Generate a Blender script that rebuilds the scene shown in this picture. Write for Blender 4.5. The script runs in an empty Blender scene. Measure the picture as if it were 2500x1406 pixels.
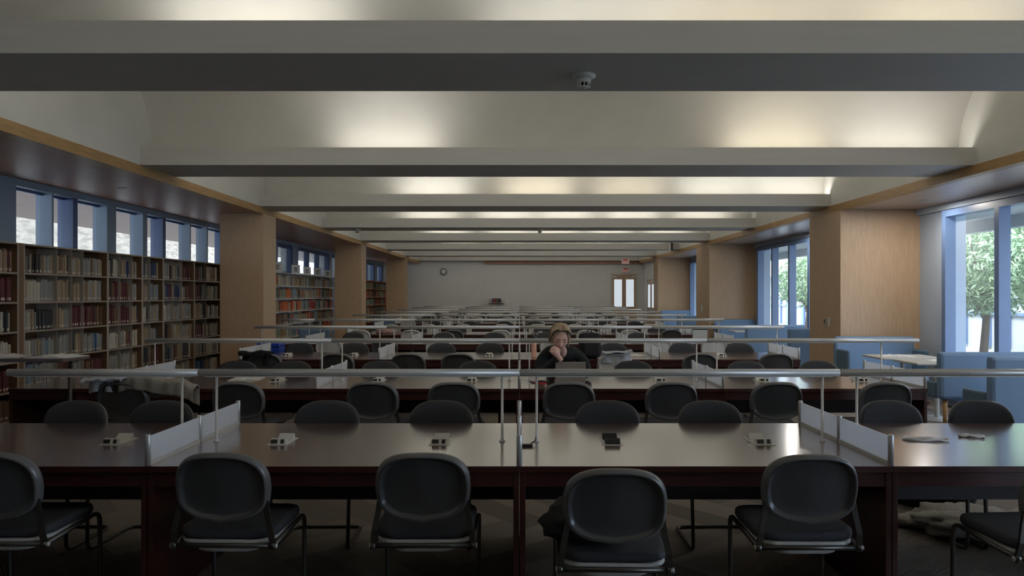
import bpy, bmesh, math, random
from mathutils import Vector, Matrix, noise
random.seed(7)
PI = math.pi
C = bpy.context.scene.collection
sc = bpy.context.scene
EYE = 1.59
# ------------------------------------------------------------------ camera
cam = bpy.data.objects.new('camera', bpy.data.cameras.new('camera')); C.objects.link(cam)
cam.location = (0, 0, EYE); cam.rotation_euler = (PI/2, 0, 0)
cam.data.sensor_width = 36; cam.data.lens = 25.66
cam.data.shift_x = -18/2500; cam.data.shift_y = 17/2500
cam.data.clip_end = 200
sc.camera = cam
# ------------------------------------------------------------------ world, light, exposure
w = bpy.data.worlds.new('sky'); sc.world = w; w.use_nodes = True
bg = w.node_tree.nodes['Background']
bg.inputs[0].default_value = (0.62, 0.78, 1.0, 1); bg.inputs[1].default_value = 3.6
sun = bpy.data.objects.new('sun', bpy.data.lights.new('sun', 'SUN')); C.objects.link(sun)
sun.data.energy = 2.0; sun.data.angle = 0.3; sun.data.color = (1, .95, .88)
sun.rotation_euler = (math.radians(12), math.radians(-38), 0)
sc.view_settings.view_transform = 'Standard'; sc.view_settings.look = 'None'
sc.view_settings.gamma = 1; sc.view_settings.use_curve_mapping = False
sc.view_settings.exposure = 1.15
XL, XR = -4.15, 4.97            # edges of the vaulted ceiling
WL, WR = -5.7, 6.2              # window walls
ZS, ZU = 2.912, 3.011           # wood soffit, underside of the beams
YB, YF = -2.6, 30.5             # back and far walls
BEAM0, BSP = 4.29, 3.69
COVE_WHITE, COVE_WARM = (1.0, .97, .92), (1.0, .90, .74)
def cove(x, k, power, col, length=1.1, back=False, tilt=38):
    l = bpy.data.objects.new('cove_lamp', bpy.data.lights.new('cove_lamp', 'AREA')); C.objects.link(l)
    l.data.shape = 'RECTANGLE'; l.data.size = length; l.data.size_y = .07
    l.data.energy = power; l.data.color = col
    l.location = (x, BEAM0+BSP*k+(.66 if back else .10), 3.10); l.rotation_euler = (PI+math.radians(-tilt if back else tilt), 0, 0)
K = .38
for x, c, p in ((-1.63, COVE_WHITE, 9), (.35, COVE_WHITE, 6), (1.4, COVE_WARM, 6), (2.6, COVE_WARM, 7), (3.9, COVE_WHITE, 8)): cove(x, 0, p*K, c)
for x, c, p in ((-1.47, COVE_WHITE, 8), (2.9, COVE_WARM, 8), (4.2, COVE_WHITE, 8)): cove(x, 1, p*K, c)
for x, c, p in ((-1.4, COVE_WHITE, 9), (.3, COVE_WARM, 8), (1.8, COVE_WARM, 6), (3.2, COVE_WHITE, 8), (4.4, COVE_WHITE, 9)): cove(x, 2, p*K, c)
for k in (3, 4, 5, 6):
    for x in (-1.9, -.3, 1.0, 2.4, 3.9): cove(x, k, 8*K, COVE_WHITE)
for k in range(-1, 7):
    for x in (-2.6, .4, 3.4): cove(x, k, 14.5*(1 if k >= 0 else .6), (1, .96, .90), 2.7, True, 25)  # long strips in the unseen back troughs, added as fill for the vaults
sc.cycles.diffuse_bounces = 6

# ------------------------------------------------------------------ materials
def nodes_of(name):
    m = bpy.data.materials.new(name); m.use_nodes = True
    nt = m.node_tree; b = nt.nodes['Principled BSDF']
    return m, nt, b
def mat(name, col, rough=.5, metal=0, var=.12, scale=20, bump=0, bscale=200, spec=.5, coat=0, stretch=(1,1,1)):
    m, nt, b = nodes_of(name)
    tc = nt.nodes.new('ShaderNodeTexCoord'); mp = nt.nodes.new('ShaderNodeMapping')
    mp.inputs['Scale'].default_value = stretch
    nt.links.new(tc.outputs['Object'], mp.inputs['Vector'])
    n = nt.nodes.new('ShaderNodeTexNoise'); n.inputs['Scale'].default_value = scale; n.inputs['Detail'].default_value = 4
    nt.links.new(mp.outputs[0], n.inputs['Vector'])
    r = nt.nodes.new('ShaderNodeValToRGB'); e = r.color_ramp.elements
    e[0].position = .3; e[1].position = .7
    e[0].color = (*[c*(1-var) for c in col], 1); e[1].color = (*[min(1, c*(1+var)) for c in col], 1)
    nt.links.new(n.outputs['Fac'], r.inputs[0]); nt.links.new(r.outputs[0], b.inputs['Base Color'])
    b.inputs['Roughness'].default_value = rough; b.inputs['Metallic'].default_value = metal
    b.inputs['Specular IOR Level'].default_value = spec
    if coat: b.inputs['Coat Weight'].default_value = coat; b.inputs['Coat Roughness'].default_value = .15
    if bump:
        n2 = nt.nodes.new('ShaderNodeTexNoise'); n2.inputs['Scale'].default_value = bscale
        nt.links.new(mp.outputs[0], n2.inputs['Vector'])
        bp = nt.nodes.new('ShaderNodeBump'); bp.inputs['Strength'].default_value = bump; bp.inputs['Distance'].default_value = .003
        nt.links.new(n2.outputs['Fac'], bp.inputs['Height']); nt.links.new(bp.outputs[0], b.inputs['Normal'])
    return m
def emit(name, col, s):
    m, nt, b = nodes_of(name)
    b.inputs['Base Color'].default_value = (*col, 1); b.inputs['Emission Color'].default_value = (*col, 1)
    b.inputs['Emission Strength'].default_value = s
    return m
def math_node(nt, op, a=None, b=None, c=None):
    n = nt.nodes.new('ShaderNodeMath'); n.operation = op
    for i, v in enumerate((a, b, c)):
        if v is None: continue
        if isinstance(v, (int, float)): n.inputs[i].default_value = v
        else: nt.links.new(v, n.inputs[i])
    return n.outputs[0]
def carpet_mat():
    m, nt, b = nodes_of('herringbone_carpet')
    tc = nt.nodes.new('ShaderNodeTexCoord'); mp = nt.nodes.new('ShaderNodeMapping')
    mp.inputs['Rotation'].default_value = (0, 0, PI/4 + .08)
    nt.links.new(tc.outputs['Object'], mp.inputs['Vector'])
    sx = nt.nodes.new('ShaderNodeSeparateXYZ'); nt.links.new(mp.outputs[0], sx.inputs[0])
    x, y = sx.outputs['X'], sx.outputs['Y']
    T = .25
    # herringbone of 1:4 planks: cell index decides the direction of the ribs
    cx = math_node(nt, 'FLOOR', math_node(nt, 'DIVIDE', x, T)); cy = math_node(nt, 'FLOOR', math_node(nt, 'DIVIDE', y, T))
    s = math_node(nt, 'SUBTRACT', cx, cy)
    md = math_node(nt, 'FLOORED_MODULO', s, 8.0)
    d = math_node(nt, 'LESS_THAN', md, 3.5)
    lx = math_node(nt, 'SINE', math_node(nt, 'MULTIPLY', x, 2*PI/.014)); ly = math_node(nt, 'SINE', math_node(nt, 'MULTIPLY', y, 2*PI/.014))
    mix = nt.nodes.new('ShaderNodeMix'); nt.links.new(d, mix.inputs[0]); nt.links.new(lx, mix.inputs[2]); nt.links.new(ly, mix.inputs[3])
    # plank tint: row index constant along the plank
    pk = nt.nodes.new('ShaderNodeMix'); nt.links.new(d, pk.inputs[0])
    nt.links.new(math_node(nt, 'MULTIPLY', cx, 3.17), pk.inputs[2]); nt.links.new(math_node(nt, 'MULTIPLY', cy, 7.31), pk.inputs[3])
    wn = nt.nodes.new('ShaderNodeTexWhiteNoise'); wn.noise_dimensions = '1D'
    nt.links.new(pk.outputs[0], wn.inputs['W'])
    n = nt.nodes.new('ShaderNodeTexNoise'); n.inputs['Scale'].default_value = 90; nt.links.new(tc.outputs['Object'], n.inputs['Vector'])
    h = math_node(nt, 'ADD', math_node(nt, 'MULTIPLY', mix.outputs[0], .12), math_node(nt, 'ADD', math_node(nt, 'MULTIPLY', wn.outputs[0], .22), math_node(nt, 'MULTIPLY', n.outputs['Fac'], .45)))
    r = nt.nodes.new('ShaderNodeValToRGB'); e = r.color_ramp.elements
    e[0].position = .08; e[0].color = (.085, .074, .062, 1); e[1].position = .62; e[1].color = (.36, .31, .26, 1)
    nt.links.new(h, r.inputs[0]); nt.links.new(r.outputs[0], b.inputs['Base Color'])
    b.inputs['Roughness'].default_value = .95; b.inputs['Specular IOR Level'].default_value = .1
    bp = nt.nodes.new('ShaderNodeBump'); bp.inputs['Strength'].default_value = .35; bp.inputs['Distance'].default_value = .002
    nt.links.new(mix.outputs[0], bp.inputs['Height']); nt.links.new(bp.outputs[0], b.inputs['Normal'])
    return m
def glass_mat(name, rough=0, alpha=.12, col=(.8, .9, 1)):
    m, nt, b = nodes_of(name)
    b.inputs['Base Color'].default_value = (*col, 1); b.inputs['Roughness'].default_value = rough
    b.inputs['Alpha'].default_value = alpha
    return m
def frosted_mat():
    m, nt, b = nodes_of('frosted_glass')
    out = nt.nodes['Material Output']
    n = nt.nodes.new('ShaderNodeTexNoise'); n.inputs['Scale'].default_value = 6
    r = nt.nodes.new('ShaderNodeValToRGB'); r.color_ramp.elements[0].color = (.82, .84, .86, 1); r.color_ramp.elements[1].color = (.92, .93, .94, 1)
    nt.links.new(n.outputs['Fac'], r.inputs[0]); nt.links.new(r.outputs[0], b.inputs['Base Color'])
    b.inputs['Roughness'].default_value = .35
    t = nt.nodes.new('ShaderNodeBsdfTranslucent'); t.inputs[0].default_value = (.95, .97, 1, 1)
    mx = nt.nodes.new('ShaderNodeMixShader'); mx.inputs[0].default_value = .45
    nt.links.new(b.outputs[0], mx.inputs[1]); nt.links.new(t.outputs[0], mx.inputs[2]); nt.links.new(mx.outputs[0], out.inputs[0])
    return m
M = {}
M['carpet'] = carpet_mat()
M['plaster'] = mat('warm_white_plaster', (.56, .55, .505), .7, var=.03, scale=3, bump=.05, bscale=60)
M['beam'] = mat('grey_painted_beam', (.47, .46, .43), .6, var=.03, scale=4, stretch=(.4, 1, 6))
M['farwall'] = mat('grey_wall_paint', (.60, .60, .59), .8, var=.02, scale=2)
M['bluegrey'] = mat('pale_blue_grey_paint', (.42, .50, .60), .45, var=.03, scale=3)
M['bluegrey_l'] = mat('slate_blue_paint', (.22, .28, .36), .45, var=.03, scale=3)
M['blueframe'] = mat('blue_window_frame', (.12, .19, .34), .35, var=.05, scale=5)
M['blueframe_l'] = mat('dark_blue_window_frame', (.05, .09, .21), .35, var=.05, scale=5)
M['oak'] = mat('light_oak_veneer', (.50, .345, .215), .5, var=.10, scale=9, stretch=(9, 9, .5))
M['oaktrim'] = mat('honey_oak_trim', (.36, .215, .085), .4, var=.18, scale=8, stretch=(9, .6, 9))
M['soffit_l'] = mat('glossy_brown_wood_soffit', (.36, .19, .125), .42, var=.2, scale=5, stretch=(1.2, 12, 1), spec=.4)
M['soffit_r'] = mat('brown_soffit_window_reflection', (.46, .35, .28), .32, var=.12, scale=5, stretch=(1.2, 12, 1), spec=.5)  # same brown wood, colour lightened to carry the window reflection
M['mahogany'] = mat('dark_mahogany', (.10, .050, .036), .22, var=.2, scale=7, stretch=(.5, 8, 8), spec=.9, coat=.9)
M['mahogany'].node_tree.nodes['Principled BSDF'].inputs['IOR'].default_value = 1.95
M['mahogany_edge'] = mat('mahogany_edge', (.05, .012, .009), .4, var=.2, scale=7, stretch=(.5, 8, 8))
M['underside'] = mat('black_brown_board', (.012, .008, .007), .6)
M['alu'] = mat('satin_aluminium', (.58, .58, .56), .38, .45, var=.02, scale=10)
M['chrome'] = mat('chrome', (.6, .6, .6), .15, 1, var=.03)
M['bronze'] = mat('dark_grey_metal', (.10, .095, .085), .35, .8, var=.05)
M['frost'] = frosted_mat()
M['blackshell'] = mat('charcoal_plastic', (.055, .056, .058), .32, var=.06, bump=.05, bscale=400)
M['rimgrey'] = mat('dark_grey_rim_plastic', (.12, .12, .12), .28, var=.05)
M['whiteshell'] = mat('off_white_plastic', (.55, .54, .51), .4, var=.04)
M['pad'] = mat('charcoal_fabric', (.042, .044, .050), .85, var=.2, scale=300, bump=.3, bscale=600)
M['pan'] = mat('pale_grey_plastic', (.50, .49, .45), .4, var=.03)
M['outlet'] = mat('outlet_white_plastic', (.62, .61, .56), .4, var=.03)
M['black'] = mat('black_plastic', (.01, .01, .012), .3, var=.1)
M['shelfwood'] = mat('brown_bookcase_wood', (.17, .095, .045), .5, var=.15, scale=8, stretch=(6, 6, .6))
M['shelfedge'] = mat('pale_shelf_edge', (.36, .31, .25), .5, var=.05)
M['shelfwhite'] = mat('white_steel_shelf', (.62, .61, .58), .4, var=.03)
M['shelforange'] = mat('orange_wood_shelf', (.48, .17, .055), .45, var=.12, scale=8)
M['bluefabric'] = mat('blue_upholstery', (.17, .27, .41), .75, var=.08, scale=200, bump=.2, bscale=500)
M['bluefabric_d'] = mat('slate_blue_upholstery', (.10, .17, .24), .75, var=.08, scale=200, bump=.2, bscale=500)
M['paper'] = mat('white_paper', (.75, .74, .72), .8, var=.05)
M['pages'] = mat('book_pages', (.5, .45, .36), .9, var=.15, scale=80)
M['booklabel'] = mat('cream_spine_label', (.55, .48, .38), .8, var=.1)
M['skin'] = mat('skin', (.74, .46, .36), .45, var=.05, scale=30)
M['hair_dark'] = mat('ash_brown_hair', (.10, .065, .04), .45, var=.3, scale=40)
M['hair'] = mat('blond_hair', (.52, .39, .25), .4, var=.25, scale=30, stretch=(9, 1.5, 1.5), bump=.6, bscale=60)
M['knit'] = mat('charcoal_knit', (.018, .020, .022), .9, var=.3, scale=120, bump=.4, bscale=400)
M['red'] = mat('red_plastic', (.6, .03, .03), .4)
M['doorwood'] = mat('door_oak', (.42, .29, .18), .45, var=.12, scale=8, stretch=(8, 8, .6))
M['glass'] = glass_mat('window_glass', 0, .10)
M['doorglass'] = emit('lit_frosted_door_pane', (.62, .70, .78), .34)

# ------------------------------------------------------------------ mesh helpers
class MB:
    def __init__(s): s.v = []; s.f = []; s.mi = []; s.sm = []
    def add(s, vs, fs, mi=0, smooth=False, T=None):
        o = len(s.v)
        for p in vs:
            p = Vector(p); s.v.append(tuple(T @ p) if T is not None else tuple(p))
        for f in fs: s.f.append(tuple(i+o for i in f)); s.mi.append(mi); s.sm.append(smooth)
        return s
    def box(s, x0, x1, y0, y1, z0, z1, mi=0, T=None):
        vs = [(x, y, z) for x in (x0, x1) for y in (y0, y1) for z in (z0, z1)]
        return s.add(vs, [(0,1,3,2),(4,6,7,5),(0,4,5,1),(2,3,7,6),(0,2,6,4),(1,5,7,3)], mi, False, T)
    def prism(s, pts, axis, a, b, mi=0, smooth=False, T=None):
        """polygon of 2-D points swept along an axis: x -> (y,z), y -> (x,z), z -> (x,y)"""
        def P(p, t): return {'x': (t, p[0], p[1]), 'y': (p[0], t, p[1]), 'z': (p[0], p[1], t)}[axis]
        n = len(pts); vs = [P(p, a) for p in pts]+[P(p, b) for p in pts]
        fs = [(i, (i+1) % n, n+(i+1) % n, n+i) for i in range(n)]
        s.add(vs, fs, mi, smooth, T); o = len(s.v)-2*n
        s.f.append(tuple(o+i for i in range(n))[::-1]); s.mi.append(mi); s.sm.append(False)
        s.f.append(tuple(o+n+i for i in range(n))); s.mi.append(mi); s.sm.append(False)
        return s
    def tube(s, pts, r, n=10, mi=0, cap=True, T=None):
        pts = [Vector(p) for p in pts]; m = len(pts)
        rs = r if isinstance(r, (list, tuple)) else [r]*m
        t0 = (pts[1]-pts[0]).normalized()
        up = Vector((0, 0, 1)) if abs(t0.z) < .9 else Vector((1, 0, 0))
        u = t0.cross(up).normalized(); vs = []
        for i, p in enumerate(pts):
            a = pts[max(0, i-1)]; b = pts[min(m-1, i+1)]; t = (b-a).normalized()
            u = (u - t*u.dot(t)).normalized(); v = t.cross(u)
            for k in range(n):
                an = 2*PI*k/n; vs.append(p + (u*math.cos(an)+v*math.sin(an))*rs[i])
        fs = [(i*n+k, i*n+(k+1) % n, (i+1)*n+(k+1) % n, (i+1)*n+k) for i in range(m-1) for k in range(n)]
        s.add(vs, fs, mi, True, T); o = len(s.v)-len(vs)
        if cap:
            s.f.append(tuple(o+k for k in range(n))[::-1]); s.f.append(tuple(o+(m-1)*n+k for k in range(n)))
            s.mi += [mi, mi]; s.sm += [False, False]
        return s
    def lathe(s, prof, c=(0, 0, 0), n=20, mi=0, axis='z', T=None):
        vs = []
        for r, h in prof:
            for k in range(n):
                a = 2*PI*k/n; x, y = r*math.cos(a), r*math.sin(a)
                p = {'z': (x, y, h), 'y': (x, h, y), 'x': (h, x, y)}[axis]
                vs.append((p[0]+c[0], p[1]+c[1], p[2]+c[2]))
        m = len(prof)
        fs = [(i*n+k, i*n+(k+1) % n, (i+1)*n+(k+1) % n, (i+1)*n+k) for i in range(m-1) for k in range(n)]
        s.add(vs, fs, mi, True, T); o = len(s.v)-len(vs)
        s.f.append(tuple(o+k for k in range(n))); s.f.append(tuple(o+(m-1)*n+k for k in range(n))); s.mi += [mi, mi]; s.sm += [False, False]
        return s
    def ball(s, c, r, nu=16, nv=10, mi=0, T=None):
        rr = r if isinstance(r, (tuple, list)) else (r, r, r); vs = [(c[0], c[1], c[2]-rr[2])]
        for j in range(1, nv):
            ph = -PI/2+PI*j/nv
            for k in range(nu):
                a = 2*PI*k/nu; vs.append((c[0]+rr[0]*math.cos(ph)*math.cos(a), c[1]+rr[1]*math.cos(ph)*math.sin(a), c[2]+rr[2]*math.sin(ph)))
        vs.append((c[0], c[1], c[2]+rr[2])); last = len(vs)-1
        fs = [(0, 1+(k+1) % nu, 1+k) for k in range(nu)]
        for j in range(nv-2):
            for k in range(nu): fs.append((1+j*nu+k, 1+j*nu+(k+1) % nu, 1+(j+1)*nu+(k+1) % nu, 1+(j+1)*nu+k))
        fs += [(last, 1+(nv-2)*nu+k, 1+(nv-2)*nu+(k+1) % nu) for k in range(nu)]
        return s.add(vs, fs, mi, True, T)
    def mesh(s, name, mats):
        me = bpy.data.meshes.new(name); me.from_pydata(s.v, [], s.f)
        for m in (mats if isinstance(mats, (list, tuple)) else [mats]): me.materials.append(M[m] if isinstance(m, str) else m)
        me.polygons.foreach_set('material_index', s.mi); me.polygons.foreach_set('use_smooth', s.sm)
        bm = bmesh.new(); bm.from_mesh(me); bmesh.ops.recalc_face_normals(bm, faces=bm.faces); bm.to_mesh(me); bm.free()
        me.update(); return me
    def build(s, name, mats, parent=None, bevel=0, loc=None, rz=0):
        o = bpy.data.objects.new(name, s.mesh(name, mats)); C.objects.link(o)
        if parent: o.parent = parent
        if loc: o.location = loc
        if rz: o.rotation_euler = (0, 0, rz)
        if bevel:
            b = o.modifiers.new('bevel', 'BEVEL'); b.width = bevel; b.segments = 2; b.limit_method = 'ANGLE'
        return o
def thing(name, label, cat, loc=(0, 0, 0), rz=0, group=None):
    o = bpy.data.objects.new(name, None); C.objects.link(o); o.location = loc; o.rotation_euler = (0, 0, rz)
    o.empty_display_size = .1
    return tag(o, label, cat, group)
def tag(o, label, cat, group=None):
    o['label'] = label; o['category'] = cat
    if group: o['group'] = group
    return o
def struct(mb, name, mats, bevel=0, parent=None):
    o = mb.build(name, mats, parent, bevel)
    if not parent: o['kind'] = 'structure'
    return o
def dup(root, loc, rz=0, label=None, group=None):
    r = root.copy(); C.objects.link(r); r.location = loc; r.rotation_euler = (0, 0, rz)
    if label: r['label'] = label
    if group: r['group'] = group
    for ch in list(root.children):
        c = ch.copy(); C.objects.link(c); c.parent = r
        for g in list(ch.children):
            d = g.copy(); C.objects.link(d); d.parent = c
    return r
def fillet(pts, r, n=5):
    """round the corners of a polyline"""
    pts = [Vector(p) for p in pts]; out = [pts[0]]
    for i in range(1, len(pts)-1):
        a, b, c = pts[i-1], pts[i], pts[i+1]
        rr = min(r, (a-b).length*.45, (c-b).length*.45)
        p = b+(a-b).normalized()*rr; q = b+(c-b).normalized()*rr
        for k in range(n+1):
            t = k/n; out.append(p*(1-t)**2+b*2*t*(1-t)+q*t*t)
    return out+[pts[-1]]
ORD = ['zeroth', 'first', 'second', 'third', 'fourth', 'fifth', 'sixth', 'seventh', 'eighth', 'ninth', 'tenth', 'eleventh', 'twelfth']
def ordn(i):
    if i < len(ORD): return ORD[i]
    return '%d%s' % (i, {1: 'st', 2: 'nd', 3: 'rd'}.get(i % 10 if i % 100 not in (11, 12, 13) else 0, 'th'))

# ------------------------------------------------------------------ room shell
struct(MB().box(WL-.3, WR+.3, YB-.2, YF+.2, -.1, 0), 'floor', 'carpet')
YV = YF
# vaults: elliptical barrels between the beams
mb = MB()
beams = [BEAM0+BSP*k for k in range(-1, 8)]
SP, VH = 3.20, 1.16
for i in range(len(beams)-1):
    y0, y1 = beams[i]+.52, beams[i+1]+.28
    cy, a = (y0+y1)/2, (y1-y0)/2
    n = 28; inner = [(cy-a*math.cos(PI*t/n), SP+VH*math.sin(PI*t/n)) for t in range(n+1)]
    vs = []; fs = []
    for j, (y, z) in enumerate(inner):
        vs += [(XL-.02, y, z), (XR+.02, y, z)]
    for j in range(n): fs.append((2*j, 2*j+1, 2*j+3, 2*j+2))
    mb.add(vs, fs, 0, True)
mb.box(XL-.1, XR+.1, YB-.1, YF, 4.45, 4.55)
mb.box(XL-.1, XR+.1, YB-.1, beams[0], 3.2, 3.3)
struct(mb, 'ceiling', 'plaster')
for i, y in enumerate(beams):
    mb = MB(); xa, xb = XL, XR
    if y+.8 > YF: # last beam stands against the far wall
        mb.box(xa, xb, y, y+.03, ZU, ZU+.193); mb.box(xa, xb, y+.03, YF, ZU, ZU+.03); mb.box(xa, xb, y+.28, YF, ZU+.03, 4.45)
    else:
        prof = [(y, ZU), (y+.8, ZU), (y+.8, ZU+.193), (y+.77, ZU+.193), (y+.77, ZU+.03), (y+.52, ZU+.03), (y+.52, SP+.02), (y+.28, SP+.02), (y+.28, ZU+.03), (y+.03, ZU+.03), (y+.03, ZU+.193), (y, ZU+.193)]
        mb.prism(prof, 'x', xa, xb)
        mb.box(xa, xb, y+.29, y+.51, SP, 4.45)
    struct(mb, 'ceiling_beam', 'beam')
# upper side walls of the vaults
struct(MB().box(XL-.12, XL, YB, YF, ZU, 4.5), 'wall_upper_left', 'plaster')
struct(MB().box(XR, XR+.12, YB, YF, ZU, 4.5), 'wall_upper_right', 'plaster')
# wood edge trims, split into boards, and the wood soffits
ys = [YB, 4.6, 10.9, 14.9, 19.3, 23.2, YF]
n_tr = 0
for a, b in zip(ys, ys[1:]):
    n_tr += 1; struct(MB().box(XL-.12, XL+.004, a, b-.006, ZS-.006, ZU), 'trim_%d' % n_tr, 'oaktrim')
for a, b in zip([YB, 8.2, 16.2, 24], [8.2, 16.2, 24, YF]):
    n_tr += 1; struct(MB().box(XR-.004, XR+.12, a, b-.006, ZS-.006, ZU), 'trim_%d' % n_tr, 'oaktrim')
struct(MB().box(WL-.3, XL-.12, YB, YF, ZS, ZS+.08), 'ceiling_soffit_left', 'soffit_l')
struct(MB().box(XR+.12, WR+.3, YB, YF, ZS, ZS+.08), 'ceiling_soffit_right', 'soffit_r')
# pillars
for k, (y0, y1) in enumerate([(4.45, 5.05), (11.84, 12.45), (19.2, 19.77), (26.6, 27.15)]):
    struct(MB().box(-4.86, XL-.002, y0, y1, 0, ZS), 'pillar_left', 'oak', .004)
for k, (y0, y1) in enumerate([(3.9, 5.0), (11.3, 12.5), (19.1, 20.5), (26.2, 27.0)]):
    struct(MB().box(XR, WR+.02, y0, y1, 0, ZS), 'pillar_right', 'oak', .004)
# end walls
mb = MB(); mb.box(WL-.3, 5.17, YF, YF+.2, 0, 4.5)
struct(mb, 'wall_far', 'farwall')
struct(MB().box(-1.45, 4.9, YF-.12, YF, 2.88, ZU), 'trim_%d' % (n_tr+1), 'soffit_l')
struct(MB().box(-1.47, -1.41, YF-.03, YF, 0, ZU), 'trim_%d' % (n_tr+2), 'farwall')
struct(MB().box(5.17, 5.3, 27.0, YF+.2, 0, ZS), 'wall_side', 'farwall')
struct(MB().box(WL-.3, WR+.3, YB-.2, YB, 0, 4.5), 'wall_back', 'farwall')

# left window wall -------------------------------------------------
def dleft(px, X): return X*1782/(1268-px)
XG = 5.85
SILL = 2.12
glass_px = [(40, 97), (130, 150), (190, 235), (284, 325), (360, 375), (405, 443), (462, 485), (508, 530)]
opens = [(dleft(a, XG), dleft(b, XG)) for a, b in glass_px]
fins = []
for (a, b), (c, d) in zip(glass_px, glass_px[1:]):
    y0 = dleft(b, XG); y1 = max(dleft(c, 5.7), y0+.035); fins.append((y0, y1))
fins = [(7.75, dleft(40, 5.7))]+fins+[(opens[-1][1], opens[-1][1]+.1)]
# earlier windows (towards the camera) repeat the rhythm
yy = 6.9
while yy > 0:
    fins.insert(0, (yy, yy+.1)); fins.insert(0, (yy-.42, yy-.39)); yy -= .98
mb = MB()
mb.box(WL-.3, WL-.15, YB, YF, 0, SILL-.1)                    # wall below the windows
mb.box(WL-.3, WL, YB, YF, 2.83, ZS)                          # head
for a, b in [(YB, -.5), (14.6, 17.2), (18.35, 18.8), (21.9, 22.2), (23.2, 26.2), (28.75, 29.25), (30.45, YF)]: mb.box(WL-.3, WL, a, b, SILL-.1, 2.83)
mb.box(WL-.3, WL, YB, YF, SILL-.14, SILL-.06)
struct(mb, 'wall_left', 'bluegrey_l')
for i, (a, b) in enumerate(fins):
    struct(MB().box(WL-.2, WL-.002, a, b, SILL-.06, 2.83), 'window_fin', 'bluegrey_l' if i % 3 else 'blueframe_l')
nwin = 0
def window(side, y0, y1, z0, z1, mull, fm, depth=.1, fw=.05):
    """a glazed frame in a side wall with upright mullions"""
    global nwin; nwin += 1
    X = -XG if side < 0 else WR+.0
    s = side
    xs = sorted((X, X - s*depth)); f = MB()
    f.box(*xs, y0, y1, z1-fw, z1); f.box(*xs, y0, y1, z0, z0+fw)
    for y in [y0]+list(mull)+[y1-fw]: f.box(*xs, y, y+fw, z0+fw, z1-fw)
    o = struct(f, 'window_%d' % nwin, fm)
    g = MB().box(X-.004, X+.004, y0, y1, z0, z1); p = g.build('pane', 'glass', o)
    return o
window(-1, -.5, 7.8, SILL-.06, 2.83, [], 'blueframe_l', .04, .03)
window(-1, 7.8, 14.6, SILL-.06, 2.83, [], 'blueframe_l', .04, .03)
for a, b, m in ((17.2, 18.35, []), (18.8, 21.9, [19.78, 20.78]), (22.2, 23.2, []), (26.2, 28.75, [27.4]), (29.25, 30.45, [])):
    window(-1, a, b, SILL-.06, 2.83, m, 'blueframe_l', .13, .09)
# blinds in the second bay
for a, b in ((17.25, 18.28), (18.85, 19.76), (19.88, 20.76), (20.88, 21.83), (22.26, 23.12)):
    mb = MB()
    for k in range(26): mb.box(-5.84, -5.82, a+.06, b-.02, 2.16+k*.024, 2.165+k*.024+.006, 0, None)
    bl = mb.build('window_blind', 'paper')
    tag(bl, 'pale slatted blind, %s from the near pillar, over the white bookcases' % ordn(1+[17.25, 18.85, 19.88, 20.88, 22.26].index(a)), 'blind', 'blinds over the white bookcases')
# right window wall --------------------------------------------------
mb = MB()
mb.box(WR, WR+.2, YB, YF, 2.79, ZS); mb.box(WR, WR+.2, YB, YF, 0, .12)
for a, b in [(YB, -1.5), (3.7, 5.2), (10.46, 12.6), (18.6, 20.7), (25.95, 27.2)]: mb.box(WR, WR+.2, a, b, .12, 2.79)
mb.box(WR-.06, WR, YB, 26.2, 2.82, ZS)
struct(mb, 'wall_right', 'bluegrey')
def rmull(y0, y1, pitch):
    out = []; y = y1-pitch
    while y > y0+.3: out.append(y); y -= pitch
    return out
window(1, -1.5, 3.7, .12, 2.79, rmull(-1.5, 3.7, .98), 'blueframe', .15, .07)
window(1, 5.2, 10.46, .12, 2.79, [9.21, 8.2, 7.15, 6.1], 'blueframe', .15, .09)
window(1, 12.6, 18.6, .12, 2.79, [17.45, 16.35, 15.25, 14.2, 13.3], 'blueframe', .15, .09)
window(1, 20.7, 25.95, .12, 2.79, [24.9, 23.8, 22.7, 21.7], 'blueframe', .15, .09)
# baseboards
struct(MB().box(WL, 5.17, YF-.02, YF, 0, .1), 'baseboard_far', 'underside')

# ------------------------------------------------------------------ outside
mb = MB(); mb.box(-60, WL-.35, -20, 70, -.3, -.1); mb.box(WR+.35, 60, -20, 70, -.3, -.1); mb.box(WL-.35, WR+.35, -20, YB-.3, -.3, -.1); mb.box(WL-.35, WR+.35, YF+.3, 70, -.3, -.1)
M['ground'] = mat('pale_paving', (.34, .34, .32), .8, var=.1, scale=2)
struct(mb, 'ground', 'ground')
M['stucco'] = mat('pale_stucco', (.42, .44, .43), .85, var=.05, scale=4)
M['stone'] = mat('tan_stone', (.34, .28, .21), .9, var=.35, scale=3, stretch=(1, 1, 4))
M['porchwood'] = mat('brown_eave_boards', (.28, .17, .13), .5, var=.3, scale=4, stretch=(1, 8, 1))
M['tiles'] = mat('clay_roof_tiles', (.62, .42, .36), .8, var=.2, scale=6)
struct(MB().box(WR+.22, 8.9, -6, 36, 3.02, 3.15).box(8.8, 9.0, -6, 36, 2.80, 3.2), 'roof_porch_right', 'stucco')
struct(MB().box(-9.4, WL-.32, -6, 36, 3.05, 3.2), 'roof_eave_left', 'porchwood')
for i, y in enumerate((29,)):
    o = MB().box(8.78, 9.02, y, y+.24, -.1, 2.8).build('pillar_porch', 'stucco'); o['kind'] = 'structure'
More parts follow.
